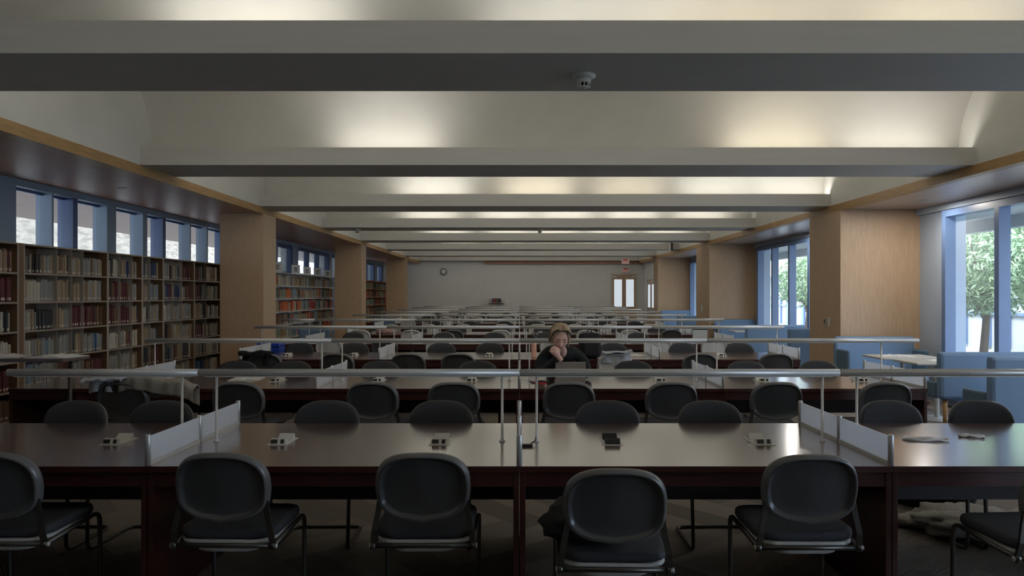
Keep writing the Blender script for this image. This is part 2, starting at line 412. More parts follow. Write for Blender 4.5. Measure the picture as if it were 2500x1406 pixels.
# house across the courtyard (right)
h = thing('courtyard_house', 'low pale house with a clay tile roof seen beyond the right windows', 'building', (0, 0, 0))
mb = MB().box(14.6, 20, 4, 62, -.1, 2.7); mb.build('wall', 'stucco', h)
mb = MB()
for i in range(14):
    x0 = 14.1+i*.36; z0 = 2.6+i*.17
    for j in range(96):
        y = 4+j*.6; mb.prism([(x0, z0), (x0+.4, z0+.19), (x0+.4, z0+.23), (x0-.02, z0+.06)], 'y', y, y+.56)
mb.build('tile_roof', 'tiles', h)
for j in range(26):
    y = 6+j*2.1
    f = MB(); f.box(14.5, 14.6, y, y+.09, .0, 1.5).box(14.5, 14.6, y+.95, y+1.04, 0, 1.5).box(14.5, 14.6, y+1.85, y+2.1, 0, 2.4)
    f.box(14.5, 14.6, y, y+1.9, 1.42, 1.5).box(14.5, 14.6, y, y+1.9, .98, 1.06)
    o = f.build('window_frame', 'blueframe', h)
# stone building at left
h = thing('stone_building', 'tan stone building beyond the high windows over the bookcases', 'building', (0, 0, 0))
MB().box(-18, -13.5, 0, 40, -.1, 4.4).build('wall', 'stone', h)
for j in range(12): MB().box(-13.5, -13.42, 3+j*3, 4.4+j*3, 1.6, 2.7).build('window', 'stucco', h)
MB().box(-18.3, -13.1, -.2, 40.2, 4.4, 4.6).build('roof', 'stucco', h)
M['leaf'] = mat('bamboo_leaf', (.34, .46, .27), .5, var=.3, scale=3)
M['bark'] = mat('bark', (.16, .12, .08), .9)
def tree(x, y, zc, rx, ry, rz, n, label, seed):
    rnd = random.Random(seed); t = thing('leafy_tree', label, 'tree', (x, y, -.1), 0, 'trees in the courtyard')
    mb = MB(); mb.tube([(0, 0, 0), (.1, 0, zc*.5), (0, .1, zc+.1)], [.1, .08, .04], 8)
    for k in range(7):
        a = k*.9; mb.tube([(0, 0, zc*.45+k*.1), (rx*.6*math.cos(a), ry*.6*math.sin(a), zc+.5*rz*math.sin(k*2.1))], [.04, .015], 6)
    mb.build('trunk', 'bark', t)
    mb = MB()
    for k in range(n):
        while 1:
            p = Vector((rnd.uniform(-1, 1), rnd.uniform(-1, 1), rnd.uniform(-1, 1)))
            if p.length < 1: break
        q = Vector((p.x*rx, p.y*ry, p.z*rz+zc)); q += noise.noise_vector(q*1.7)*.35
        L = rnd.uniform(.12, .24); W = L*.16
        R = Matrix.Rotation(rnd.uniform(0, 2*PI), 4, 'Z') @ Matrix.Rotation(rnd.uniform(-.3, 1.3), 4, 'Y') @ Matrix.Rotation(rnd.uniform(0, PI), 4, 'X')
        T = Matrix.Translation(q) @ R
        mb.add([(0, 0, 0), (L*.4, W, .01), (L, 0, -.02), (L*.4, -W, .01)], [(0, 1, 2, 3)], 0, False, T)
    mb.build('foliage', 'leaf', t)
tree(11.3, 17.8, 2.5, 1.5, 3.0, 1.25, 13000, 'green leafy tree behind the nearest tall right window', 1)
tree(11.2, 13.0, 2.7, 1.0, 1.5, 1.0, 3500, 'smaller leafy tree beside the nearest window mullion', 2)
tree(11.0, 28.0, 2.3, 1.0, 1.7, 1.0, 4000, 'leafy tree seen through the middle right window', 3)
tree(-11.8, 13.5, 2.4, .8, 2.2, .8, 1200, 'thin leafy tree outside the high left windows', 4)

# ------------------------------------------------------------------ chairs
def outline(t, a, h, et=2.9):
    """back outline: angle t, half width a, height h -> (x, z) with z from 0 (bottom) to h"""
    c, s = math.cos(t), math.sin(t)
    e = 2/et if s >= 0 else 2/6
    x = a*math.copysign(abs(c)**e, c); z = math.copysign(abs(s)**e, s)
    if z >= 0: return x, .45*h+z*.55*h
    x *= 1-.05*(-z)
    return x, .45*h+z*.29*h-.16*h*(1-(x/a)**2)*(-z)
def shell(mb, a, h, rings, n=40, T=None, et=2.7, rim=False):
    """rings: list of (scale, y offset)"""
    vs = []; cz = .47*h
    for s, yo in rings:
        for k in range(n):
            x, z = outline(2*PI*k/n, a, h, et); x *= s; z = cz+(z-cz)*s
            vs.append((x, yo+.75*x*x, z))
    m = len(rings); fs = [(i*n+k, i*n+(k+1) % n, (i+1)*n+(k+1) % n, (i+1)*n+k) for i in range(m-1) for k in range(n)]
    fs.append(tuple(range(n)))
    fs.append(tuple((m-1)*n+k for k in range(n)))
    mb.add(vs, fs, 0, True, T)
    if rim:
        for i in range(5, 8):
            for k in range(n): mb.mi[i*n+k] = 1
def chair_meshes(sh, fr):
    out = []
    a, h = .222, .332
    T = Matrix.Translation((0, -.215, .541)) @ Matrix.Rotation(math.radians(9), 4, 'X')
    mb = MB(); shell(mb, a, h, [(.02, .0), (.55, .0), (.79, -.002), (.84, -.008), (.88, -.024), (.92, -.031), (.96, -.027), (.99, -.012), (1.0, .004), (.97, .012), (.5, .010), (.02, .008)], T=T, rim=True)
    out.append(('backrest', mb.mesh('backrest', [sh, 'rimgrey' if sh == 'blackshell' else 'alu'])))
    mb = MB(); shell(mb, a*.97, h*.98, [(.02, .028), (.5, .030), (.82, .028), (.94, .022), (1.0, .012), (.98, .004), (.02, .004)], T=T @ Matrix.Translation((0, .003, .003)), et=2.4)
    out.append(('back_cushion', mb.mesh('back_cushion', 'pad')))
    def slab(w, d, z0, z1, r, mi=0, edge=.012, cy=0.0):
        mb = MB(); pts = []
        n = 8
        for cx, cyy, a0 in ((w-r, d-r, 0), (-(w-r), d-r, PI/2), (-(w-r), -(d-r), PI), (w-r, -(d-r), 1.5*PI)):
            for k in range(n+1): an = a0+PI/2*k/n; pts.append((cx+r*math.cos(an), cyy+r*math.sin(an)))
        N = len(pts); vs = []
        for sc_, z in ((.9, z0), (.985, z0+edge*.4), (1, z0+edge), (1, z1-edge), (.985, z1-edge*.4), (.92, z1)):
            for x, y in pts: vs.append((x*sc_, y*sc_+cy, z+.012*(1-(x/w)**2)*(-1 if z == z1 else 0)))
        fs = [(i*N+k, i*N+(k+1) % N, (i+1)*N+(k+1) % N, (i+1)*N+k) for i in range(5) for k in range(N)]
        fs += [tuple(range(N)), tuple(5*N+k for k in range(N))]
        mb.add(vs, fs, mi, True); return mb
    out.append(('seat', slab(.232, .225, .452, .502, .09, edge=.018, cy=.02).mesh('seat', 'pad')))
    mb = slab(.225, .215, .425, .456, .09, edge=.012, cy=.01)
    mb2 = slab(.155, .16, .385, .43, .07, edge=.02, cy=-.03)
    mb.add(mb2.v, mb2.f, 0, True)
    out.append(('seat_pan', mb.mesh('seat_pan', 'pan')))
    for s in (-1, 1):
        mb = MB()
        pts = [(s*.232, -.205, .418), (s*.224, -.222, .50), (s*.206, -.214, .59), (s*.198, -.214, .64)]
        for p, q in zip(pts, pts[1:]):
            vs = []
            for c in (p, q):
                for dx, dy in ((-.013, -.007), (.013, -.007), (.013, .007), (-.013, .007)): vs.append((c[0]+dx, c[1]+dy, c[2]))
            mb.add(vs, [(0,1,5,4),(1,2,6,5),(2,3,7,6),(3,0,4,7),(0,3,2,1),(4,5,6,7)])
        mb.lathe([(.001, -.012), (.018, -.010), (.018, .010), (.001, .012)], (s*.232, -.205, .425), 14, axis='x')
        mb.lathe([(.001, -.004), (.013, -.003), (.011, .003), (.001, .004)], (s*.247, -.205, .425), 14, mi=1, axis='x')
        out.append(('upright', mb.mesh('upright', [fr, 'pan'])))
    mb = MB(); mb.tube([(-.225, -.205, .425), (.225, -.205, .425)], .012, 12)
    out.append(('pivot_bar', mb.mesh('pivot_bar', fr)))
    P = [(-.232, -.205, .425), (-.242, .22, .455), (-.235, .235, .012), (-.225, -.24, .012), (.225, -.24, .012), (.235, .235, .012), (.242, .22, .455), (.232, -.205, .425)]
    mb = MB(); mb.tube(fillet(P, .06, 5), .0115, 10)
    out.append(('leg_frame', mb.mesh('leg_frame', [fr if fr != 'chrome' else 'chrome'])))
    return out
def make_chair(name, sh, fr):
    t = thing(name, '', 'chair')
    for pn, me in chair_meshes(sh, fr):
        o = bpy.data.objects.new(pn, me); C.objects.link(o); o.parent = t
    return t
PROTO = {'black': make_chair('library_chair', 'blackshell', 'bronze'), 'white': make_chair('library_chair', 'whiteshell', 'alu')}
used = {'black': 0, 'white': 0}
LOOK = {'black': 'black-shelled chair', 'white': 'white-shelled chair'}
def place_chair(kind, x, y, rz, label, group):
    p = PROTO[kind]
    if not used[kind]:
        used[kind] = 1; p.location = (x, y, 0); p.rotation_euler = (0, 0, rz); p['label'] = label; p['group'] = group; return p
    return dup(p, (x, y, 0), rz, label, group)
NROW = 9
ROWY = [4.23+3.0*k for k in range(NROW)]
BAY, HD = 1.855, .61
near = {0: [(-2.45, 3.38), (-1.37, 3.36), (-.45, 3.36), (.41, 3.06), (1.335, 3.33), (2.42, 3.2)],
        1: [(x, 6.08) for x in (-3.31, -2.35, -1.22, -.555, .42, 1.27, 2.14, 3.06)],
        2: [(x, 9.06) for x in (-3.18, -2.26, -1.39, -.76, 1.18, 2.25, 3.18)]}
far = {0: [(x, 4.98) for x in (-3.02, -2.43, -1.3, -.54, .59, 1.3, 2.53, 3.13)],
       1: [(-3.07, 8.0), (-2.48, 8.0), (-1.52, 8.0), (-.45, 8.0), (.44, 8.42), (1.24, 8.0), (2.49, 8.0), (3.27, 8.0)],
       2: [(x, 11.0) for x in (-3.31, -2.46, -1.17, -.45, 1.4, 2.46, 3.3)]}
rowname = ['frontmost', 'second', 'third', 'fourth', 'fifth', 'sixth', 'seventh', 'eighth', 'last']
for r in range(NROW):
    Y = ROWY[r]
    gen = [bc+s for bc in (-2.78, -.93, .93, 2.78) for s in (-.46, .46)]
    rnd = random.Random(50+r)
    nl = near.get(r) or [(x+rnd.uniform(-.09, .09), Y-1.15+rnd.uniform(-.1, .15)) for x in gen if rnd.random() > .06]
    fl = far.get(r) or [(x+rnd.uniform(-.09, .09), Y+.78+rnd.uniform(-.05, .15)) for x in gen if rnd.random() > .06]
    for side, lst in (('near', nl), ('far', fl)):
        for i, (x, yb) in enumerate(lst):
            kind = 'black' if r < 3 else 'white'
            if r == 2 and side == 'near' and i == 4: kind = 'white'
            if r >= 3 and side == 'far': kind = 'black' if rnd.random() < .8 else 'white'
            if r >= 3 and side == 'near' and rnd.random() < .12: kind = 'black'
            jit = rnd.uniform(-.05, .05)
            y = yb+.24 if side == 'near' else yb-.24
            rz = jit if side == 'near' else PI+jit
            if r == 1 and side == 'far' and i == 4: lab = 'black-shelled chair under the seated person in the black sweater'
            else: lab = '%s, %s from the left on the %s side of the %s table row' % (LOOK[kind], ordn(i+1), side, rowname[r])
            place_chair(kind, x, y, rz, lab, 'chairs along the %s side of the table rows' % side)

# ------------------------------------------------------------------ tables
TT = .74
def make_table(w, label):
    t = thing('library_table', label, 'table', (0, 0, 0), 0, 'long mahogany reading tables')
    mb = MB().box(-w/2+.001, w/2-.001, -HD, HD, TT-.032, TT); mb.mi = [1, 1, 1, 1, 1, 0]
    mb.build('tabletop', ['mahogany', 'mahogany_edge'], t, .0025)
    for s in (-1, 1): MB().box(-w/2+.03, w/2-.03, s*(HD-.03)-.011, s*(HD-.03)+.011, TT-.105, TT-.032).build('apron', 'mahogany_edge', t)
    for s in (-1, 1):
        MB().box(*sorted((s*(w/2-.002), s*(w/2-.03))), -HD+.015, HD-.015, 0, TT-.032).build('support_panel', 'mahogany_edge', t, .002)
    MB().box(-w/2+.03, w/2-.03, -.16, .16, .45, TT-.032).build('cable_trough', 'underside', t)
    return t
tb0 = make_table(BAY, '')
first = True
for r in range(NROW):
    for j in range(4):
        lab = 'dark mahogany reading table, %s from the left in the %s table row' % (ordn(j+1), rowname[r])
        loc = ((j-1.5)*BAY, ROWY[r], 0)
        if first: tb0.location = loc; tb0['label'] = lab; first = False
        else: dup(tb0, loc, 0, lab)
side = make_table(.93, 'narrow mahogany end table joined to the left end of the second table row')
side.location = (-2*BAY-.465, ROWY[1], 0)
side4 = make_table(.6, 'short mahogany end table at the left end of the fourth table row')
side4.location = (-2*BAY-.3, ROWY[3], 0)
# dividers of frosted glass ------------------------------------------
def make_divider():
    t = thing('desk_divider', '', 'divider')
    for y in (-.585, 0, .585):
        MB().lathe([(.001, 0), (.014, 0), (.014, .150), (.012, .153), (.001, .153)], (0, y, 0), 14).build('post', 'alu', t)
    for a, b in ((-.572, -.013), (.013, .572)):
        MB().box(-.004, .004, a, b, .018, .142).build('glass_panel', 'frost', t)
    MB().box(-.010, .010, -.572, .572, .0, .018).build('base_rail', 'alu', t)
    return t
dv = make_divider(); first = True
for r in range(NROW):
    for j in range(5):
        x = (j-2)*BAY+(.016 if j == 0 else -.016 if j == 4 else 0)
        lab = 'frosted glass desk divider at the %s seam from the left of the %s table row' % (ordn(j+1), rowname[r])
        if first: dv.location = (x, ROWY[r], TT); dv['label'] = lab; dv['group'] = 'frosted desk dividers'; first = False
        else: dup(dv, (x, ROWY[r], TT), 0, lab)
# light rails ----------------------------------------------------------
def make_rail(w, x0p, x1p):
    t = thing('light_rail', '', 'light fixture')
    mb = MB(); mb.tube([(-w/2+.002, 0, .40), (w/2-.002, 0, .40)], .0215, 18)
    rail = mb.build('rail_tube', 'alu', t)
    MB().box(-w/2+.04, w/2-.04, -.012, .012, .3755, .381).build('diffuser', 'pan', rail)
    for x in (x0p, x1p):
        if x is None: continue
        mb = MB(); mb.lathe([(.001, 0), (.018, 0), (.016, .005), (.0075, .016), (.0075, .386)], (x, 0, 0), 12)
        mb.build('post', 'alu', t)
    return t
rl = make_rail(BAY, -BAY/2+.1, BAY/2-.1); first = True
special = {(0, 0): (1.11, -.45, .45, -2.965), (1, 3): (2.05, -.92, .82, 3.955)}
for r in range(NROW):
    for j in range(4):
        lab = 'aluminium light rail on thin posts, %s section from the left over the %s table row' % (ordn(j+1), rowname[r])
        if (r, j) == (0, 0):
            s = make_rail(1.11, None, 1.11/2-.1); s.location = (-BAY-.555, ROWY[0], TT); s['label'] = lab; s['group'] = 'light rails'; continue
        if (r, j) == (1, 3):
            s = make_rail(2.1, -1.05+.1, .68); s.location = (BAY+1.05, ROWY[1], TT); s['label'] = lab; s['group'] = 'light rails'; continue
        loc = ((j-1.5)*BAY, ROWY[r], TT)
        if first: rl.location = loc; rl['label'] = lab; rl['group'] = 'light rails'; first = False
        else: dup(rl, loc, 0, lab)
s = make_rail(.6, -.2, .2); s.location = (-2*BAY-.3, ROWY[3], TT); s['label'] = 'short end section of light rail over the left end table'; s['group'] = 'light rails'
# power outlets --------------------------------------------------------
def make_outlet(dark=False):
    t = thing('power_outlet', '', 'power outlet')
    MB().box(-.058, .058, -.11, .11, 0, .003).build('base_plate', 'outlet', t, .002)
    for s, y in ((-1, -.058), (1, .060)):
        mb = MB(); prof = [(y+s*.036, .003), (y+s*.022, .034), (y+s*.016, .036), (y-s*.032, .003)]
        mb.prism(prof, 'x', -.043, .043); b = mb.build('flip_housing', 'black' if dark else 'outlet', t, .002)
        # sockets on the outer sloped face
        def P(x, v):
            a, c = Vector((0, y+s*.0375, .003)), Vector((0, y+s*.0235, .034)); q = a+(c-a)*v; return (x, q.y, q.z)
        mb = MB()
        for x0, x1 in ((-.041, -.003), (.014, .034)):
            vs = [P(x0, .15), P(x1, .15), P(x1, .85), P(x0, .85)]
            vs2 = [(v[0], v[1]-s*.004, v[2]) for v in vs]
            mb.add(vs+vs2, [(0,1,2,3), (0,1,5,4), (1,2,6,5), (2,3,7,6), (3,0,4,7)])
        if s < 0: mb.build('socket', 'black', b)
    return t
ot = make_outlet(); first = True
spots = {0: [-2.32, -1.37, -.455, .53, 1.39, 3.35], 1: [-2.39, -1.39, -.47, .93, 1.39, 3.37, 2.4], 2: [-2.32, -.42, 1.39, 2.83, -3.25]}
for r in range(6):
    xs = sorted(spots.get(r) or [-3.24, -2.32, -1.39, -.47, .47, 1.39, 2.32, 3.24])
    for i, x in enumerate(xs):
        if r == 1 and abs(x-.93) < .01: continue
        lab = 'pop-up power outlet, %s from the left on the %s table row' % (ordn(i+1), rowname[r])
        if r == 0 and abs(x-.53) < .01:
            s = make_outlet(True); s.location = (x, ROWY[0], TT); s['label'] = 'black pop-up power outlet right of the centre divider, front row'; s['group'] = 'table power outlets'; continue
        if first: ot.location = (x, ROWY[r], TT); ot['label'] = lab; ot['group'] = 'table power outlets'; first = False
        else: dup(ot, (x, ROWY[r], TT), 0, lab)

# ------------------------------------------------------------------ bookcases and books
BX = -5.35
def make_bookcase(y0, y1, style, label, subs=(), back=True):
    m = {'brown': 'shelfwood', 'white': 'shelfwhite', 'orange': 'shelforange'}[style]
    t = thing('bookcase', label, 'bookcase', (0, 0, 0), 0, '%s bookcases along the left wall' % style)
    top = 2.147 if style == 'brown' else 2.10
    for y in (y0, y1-.02):
        mb = MB().box(-5.66, BX-(.004 if style == 'brown' else .12), y, y+.02, 0, top); mb.build('side_panel', m, t)
        if style == 'brown': MB().box(BX-.004, BX, y, y+.02, 0, top).build('edge_strip', 'shelfedge', t)
    for y in subs:
        MB().box(-5.60, BX-.01, y, y+.006, .1, top-.02).build('divider', 'shelfedge', t)
    zs = shelf_z(style)
    for i, z in enumerate(zs+[top]):
        mb = MB().box(-5.66, BX-.003, y0+.02, y1-.02, z-.022, z)
        mb.box(BX-.003, BX+.001, y0+.02, y1-.02, z-.014, z, 1)
        mb.build('shelf', [m, 'shelfedge' if style == 'brown' else m], t)
    MB().box(-5.68, -5.66, y0, y1, 0, top).build('back_panel', 'shelfwood' if style == 'brown' else m, t)
    MB().box(-5.66, BX-.02, y0+.02, y1-.02, 0, .07).build('plinth', m, t)
    return t
def shelf_z(style):
    return [.27, .57, .88, 1.20, 1.515, 1.83] if style == 'brown' else [.30, .61, .92, 1.215, 1.51, 1.80]
units = []
for a, b, subs in ((5.6, 6.7, (6.1,)), (6.7, 7.80, (7.3,)), (7.88, 9.49, (8.46, 8.74, 8.97)), (9.49, 10.36, (9.8, 10.1)), (10.36, 10.97, (10.6,)), (10.97, 12.02, (11.3, 11.6)), (12.02, 13.1, (12.5,)), (13.1, 14.3, (13.7,))): units.append(('brown', a, b, subs))
y = 14.4
for k in range(7): units.append(('white', y+k*.96, y+(k+1)*.96-.004, ()))
for k in range(5): units.append(('orange', 24.6+k*1.15, 24.6+(k+1)*1.15-.004, ()))
cnt = {}
for st, a, b, subs in units:
    cnt[st] = cnt.get(st, 0)+1
    make_bookcase(a, b, st, {'brown': 'tall brown wood bookcase of bound journals, %s from the near end', 'white': 'white shelved bookcase of books, %s from the near end of its run', 'orange': 'orange wood bookcase near the far wall, %s from its near end'}[st] % ordn(cnt[st]), subs)
MB().box(-5.66, BX, 7.80, 7.88, 0, 2.147).build('filler_panel', 'shelfwood')
tag(bpy.data.objects['filler_panel'], 'narrow brown wood filler panel between the second and third brown bookcases', 'panel')
BC = {'tan': (.34, .25, .16), 'brown': (.16, .085, .05), 'grey': (.28, .27, .25), 'charcoal': (.05, .05, .055), 'dark red': (.11, .022, .028), 'navy': (.035, .05, .12), 'blue': (.06, .13, .26), 'pale blue': (.20, .26, .32),
      'cream': (.50, .45, .36), 'olive': (.13, .13, .07), 'black': (.012, .012, .014), 'ochre': (.24, .13, .04), 'teal': (.08, .16, .18), 'orange': (.55, .13, .03), 'red': (.42, .045, .03), 'sage': (.22, .27, .2)}
for k, c in BC.items(): M['book_'+k] = mat('book_'+k.replace(' ', '_'), c, .6, var=.25, scale=25, stretch=(1, 1, .3))
def book_geo():
    prof = [(-1, 0), (-.05, 0), (0, .18), (0, .82), (-.05, 1), (-1, 1)]
    zz = [0, .07, .19, 1]; vs = []; fs = []; mi = []
    for z in zz:
        for x, y in prof: vs.append((x, y, z))
    n = 6
    for i in range(3):
        for k in range(n):
            fs.append((i*n+k, i*n+(k+1) % n, (i+1)*n+(k+1) % n, (i+1)*n+k)); mi.append(1 if (i == 1 and k == 2) else (2 if k == 5 else 0))
    # recessed page block on top
    o = len(vs); vs += [(-1, .12, 1), (-.08, .12, 1), (-.08, .88, 1), (-1, .88, 1), (-1, .12, .975), (-.08, .12, .975), (-.08, .88, .975), (-1, .88, .975)]
    t = 3*n
    fs += [(t+0, t+1, o+1, o+0), (t+1, t+2, t+3, t+4, o+2, o+1), (t+4, t+5, o+3, o+2), (o, o+1, o+5, o+4), (o+1, o+2, o+6, o+5), (o+2, o+3, o+7, o+6), (o+4, o+5, o+6, o+7), tuple(range(n))[::-1]]
    mi += [0, 0, 0, 2, 2, 2, 2, 0]
    return vs, fs, mi
BV, BF, BM = book_geo()
bmesh_of = {}
def book_mesh(col):
    if col not in bmesh_of:
        mb = MB(); mb.v = list(BV); mb.f = list(BF); mb.mi = list(BM); mb.sm = [False]*len(BF)
        bmesh_of[col] = mb.mesh('book', ['book_'+col, 'booklabel', 'pages'])
    return bmesh_of[col]
books = []      # (style, unit, shelf, y, thickness, height, depth, colour, z)
rb = random.Random(11)
PJ = [['grey', 'tan', 'cream', 'grey', 'charcoal'], ['charcoal', 'brown', 'tan', 'black'], ['dark red', 'dark red', 'dark red', 'brown'], ['cream', 'tan', 'grey'], ['charcoal', 'grey', 'navy', 'grey'], ['tan', 'ochre', 'brown', 'grey'], ['grey', 'cream', 'charcoal', 'tan'], ['blue', 'pale blue', 'grey', 'charcoal', 'grey'], ['tan', 'cream', 'grey']]
PW = [['sage', 'grey', 'olive', 'tan'], ['tan', 'brown', 'sage', 'ochre'], ['orange', 'red', 'orange', 'tan'], ['teal', 'grey', 'pale blue'], ['brown', 'tan', 'charcoal', 'red'], ['cream', 'grey', 'tan']]
PO = [['red', 'orange', 'brown', 'black'], ['olive', 'brown', 'sage', 'ochre'], ['olive', 'charcoal', 'sage']]
for ui, (st, a, b, subs) in enumerate(units):
    zs = shelf_z(st)
    for si, z in enumerate(zs):
        cuts = [a+.02]+[s for s in subs]+[b-.02]
        for c0, c1 in zip(cuts, cuts[1:]):
            y = c0+(.008 if c0 in subs else .004); pal = rb.choice({'brown': PJ, 'white': PW, 'orange': PO}[st]); col = rb.choice(pal)
            last = c1 > b-.03; fill = c1-(rb.uniform(.015, .05) if last else .002)
            base = rb.uniform(.20, .245) if st == 'brown' else rb.uniform(.19, .235)
            while 1:
                th = rb.uniform(.015, .038) if st == 'brown' else rb.uniform(.022, .046)
                if y+th > fill:
                    th = fill-y
                    if th < .008: break
                if rb.random() < .45: col = rb.choice(pal)
                if rb.random() < .1: pal = rb.choice({'brown': PJ, 'white': PW, 'orange': PO}[st])
                h = min(.262, base+rb.uniform(-.02, .02)) if st == 'brown' else min(.255, base+rb.uniform(-.035, .03))
                books.append((st, ui, si, y, th-.002, h, rb.uniform(.17, .22), col, z, BX-.03-rb.uniform(0, .025)))
                y += th
def vis(b):
    if b[0] == 'brown': return b[8] > .5 and b[3] > 7.7 and b[3] < 12.9
    if b[0] == 'white': return b[8] > .8 and 16.0 < b[3] < 21.2
    return False
chosen = set()
for st in ('brown', 'white'):
    c = sorted((i for i, b in enumerate(books) if b[0] == st and vis(b)), key=lambda i: books[i][3]-(.6 if books[i][8] > 1 else 0))[:300]
    chosen |= set(c)
rest = MB(); slot = {}; mats = []
def sl(m):
    if m not in slot: slot[m] = len(mats); mats.append(m)
    return slot[m]
SH = ['lowest', 'second lowest', 'third', 'fourth', 'fifth', 'top']
posn = {}
for i, b in enumerate(books):
    st, ui, si, y, th, h, dp, col, z, xf = b
    if st == 'orange' and not (25 < y < 30): pass
    if i in chosen:
        key = (ui, si); posn[key] = posn.get(key, 0)+1
        nm = 'bound_journal' if st == 'brown' else 'library_book'
        o = bpy.data.objects.new(nm, book_mesh(col)); C.objects.link(o)
        o.location = (xf, y, z+.001); o.scale = (dp, th, h)
        un = sum(1 for q in units[:ui+1] if q[0] == st)
        wd = 'slim' if th < .022 else 'thick' if th > .032 else 'medium'
        tag(o, '%s %s %s, %s from the near side, %s shelf, %s %s bookcase' % (wd, col, 'bound journal' if st == 'brown' else 'book', ordn(posn[key]), SH[si], ordn(un), st),
            'book', 'bound journals in the brown bookcases' if st == 'brown' else 'books on the white shelves')
    else:
        T = Matrix.Translation((xf, y, z+.001)) @ Matrix.Diagonal((dp, th, h, 1))
        o = len(rest.v); ml = (sl('book_'+col), sl('booklabel'), sl('pages'))
        for v in BV: rest.v.append(tuple(T @ Vector(v)))
        for f, m in zip(BF, BM): rest.f.append(tuple(o+q for q in f)); rest.mi.append(ml[m]); rest.sm.append(False)
ro = rest.build('shelved_books', mats); ro['kind'] = 'stuff'; tag(ro, 'mass of remaining books filling the bookcases along the left wall', 'books')

# ------------------------------------------------------------------ blue booths
def rbox(name, m, parent, dims, bev=.04):
    return MB().box(*dims).build(name, m, parent, bev)
def booth(x0, x1, y, facing, label, z0=.12, top=.96, depth=.62, leg=.12, panels=2):
    """high-backed settee: back at y, seat towards facing (+1 away from the camera, -1 towards it)"""
    t = thing('blue_booth_seat', label, 'booth seat', ((x0+x1)/2, y, 0), 0, 'blue booth seats by the windows'); w = (x1-x0)/2; f = facing
    ya, yb = sorted((0, f*.11))
    MB().box(-w, w, ya, yb, z0, top).build('backrest', 'bluefabric', t, .035)
    ya, yb = sorted((f*.115, f*depth))
    MB().box(-w+.06, w-.06, ya, yb, z0+.0, .45).build('seat', 'bluefabric', t, .03)
    for s in (-1, 1):
        xa, xb = sorted((s*w, s*(w-.055)))
        MB().box(xa, xb, *sorted((f*.112, f*depth*.8)), z0, .62 if f > 0 else .78).build('armrest', 'bluefabric_d', t, .025)
    for sx in (-1, 1):
        for yy in (f*.06, f*(depth-.08)):
            MB().lathe([(.001, 0), (.018, 0), (.026, leg), (.001, leg)], (sx*(w-.08), yy, 0), 10).build('leg', 'oaktrim', t)
    return t
booth(4.62, 6.02, 8.0, 1, 'blue high-backed settee on tall wood legs by the nearest right window', z0=.44, leg=.44)
booth(4.63, 5.75, 7.15, 1, 'nearer blue settee whose back stands in front of the tall-legged settee', z0=.12, top=.985)
booth(4.78, 5.98, 11.14, -1, 'blue booth seat backed against the wide oak pillar', z0=.12)
booth(5.02, 6.0, 13.6, 1, 'slate blue booth seat just behind the wide oak pillar')
booth(4.75, 6.0, 15.3, 1, 'blue booth seat with its back turned, middle of the second window bay')
booth(5.02, 6.1, 18.9, -1, 'blue booth seat against the second oak pillar')
booth(4.85, 6.0, 22.4, 1, 'blue booth seat in the third window bay')
booth(5.02, 6.1, 26.0, -1, 'blue booth seat against the third oak pillar', top=1.05)
booth(-5.0, -4.3, 16.5, 1, 'blue armchair between the first two left pillars', top=.82)
booth(-5.1, -4.25, 25.4, 1, 'blue seat in front of the orange bookcases', top=.80)
def cafe_table(x, y, label, r=.38):
    t = thing('lounge_table', label, 'table', (x, y, 0), 0, 'lounge tables by the windows')
    MB().box(-.42, .42, -.3, .3, .715, .745).build('tabletop', 'pan', t, .012)
    MB().lathe([(.001, .02), (.03, .02), (.025, .715), (.001, .715)]).build('pedestal', 'alu', t)
    MB().lathe([(.001, 0), (.24, 0), (.24, .012), (.04, .03), (.001, .03)]).build('base', 'alu', t)
    return t
cafe_table(5.35, 9.35, 'pale lounge table between the two nearest blue booth seats')
cafe_table(5.3, 10.1, 'pale lounge table with magazines beside the wide oak pillar')
cafe_table(5.45, 17.3, 'pale lounge table in the second window bay')
def magazine(x, y, z, rz, label, cols=('paper',), n=1, w=.21, h=.28, cat='magazine'):
    for i in range(n):
        mb = MB(); N = 8; vs = []; fs = []
        for j in range(N+1):
            u = -w+2*w*j/N
            zz = .004+.016*math.exp(-((abs(u)-.06)/.05)**2)*(abs(u) > .001)
            for yy in (-h/2, h/2): vs += [(u, yy, 0), (u, yy, zz)]
        for j in range(N):
            a = 4*j; b = a+4
            fs += [(a+1, a+3, b+3, b+1), (a, b, b+2, a+2), (a, a+1, b+1, b), (a+2, b+2, b+3, a+3)]
        fs += [(0, 2, 3, 1), (4*N, 4*N+1, 4*N+3, 4*N+2)]
        mb.add(vs, fs, 0, False); o = mb.build('open_magazine', cols[i % len(cols)], None, 0, (x, y, z+.022*i), rz+.2*i)
        tag(o, label, cat)
magazine(5.45, 9.3, .746, .3, 'open magazine lying on the pale lounge table by the nearest right window')
magazine(5.2, 10.05, .746, -.2, 'open magazine on the lounge table beside the wide oak pillar')
# blue recycling bin
t = thing('recycling_bin', 'bright blue recycling bin in front of the first left pillar', 'bin', (-3.86, 11.35, 0))
M['binblue'] = mat('blue_bin_plastic', (.01, .06, .42), .35, var=.05)
MB().prism([(-.14, 0), (.14, 0), (.17, .78), (-.17, .78)], 'y', -.15, .15).build('body', 'binblue', t, .015)
MB().box(-.18, .18, -.16, .16, .782, .85).build('lid', 'binblue', t, .02)
t = thing('waste_bin', 'grey waste bin between the second oak pillar and a booth', 'bin', (4.6, 18.75, 0))
MB().prism([(-.17, 0), (.17, 0), (.19, .7), (-.19, .7)], 'y', -.17, .17).build('body', 'pan', t, .01)
MB().box(-.2, .2, -.18, .18, .702, .76).build('lid', 'black', t, .015)

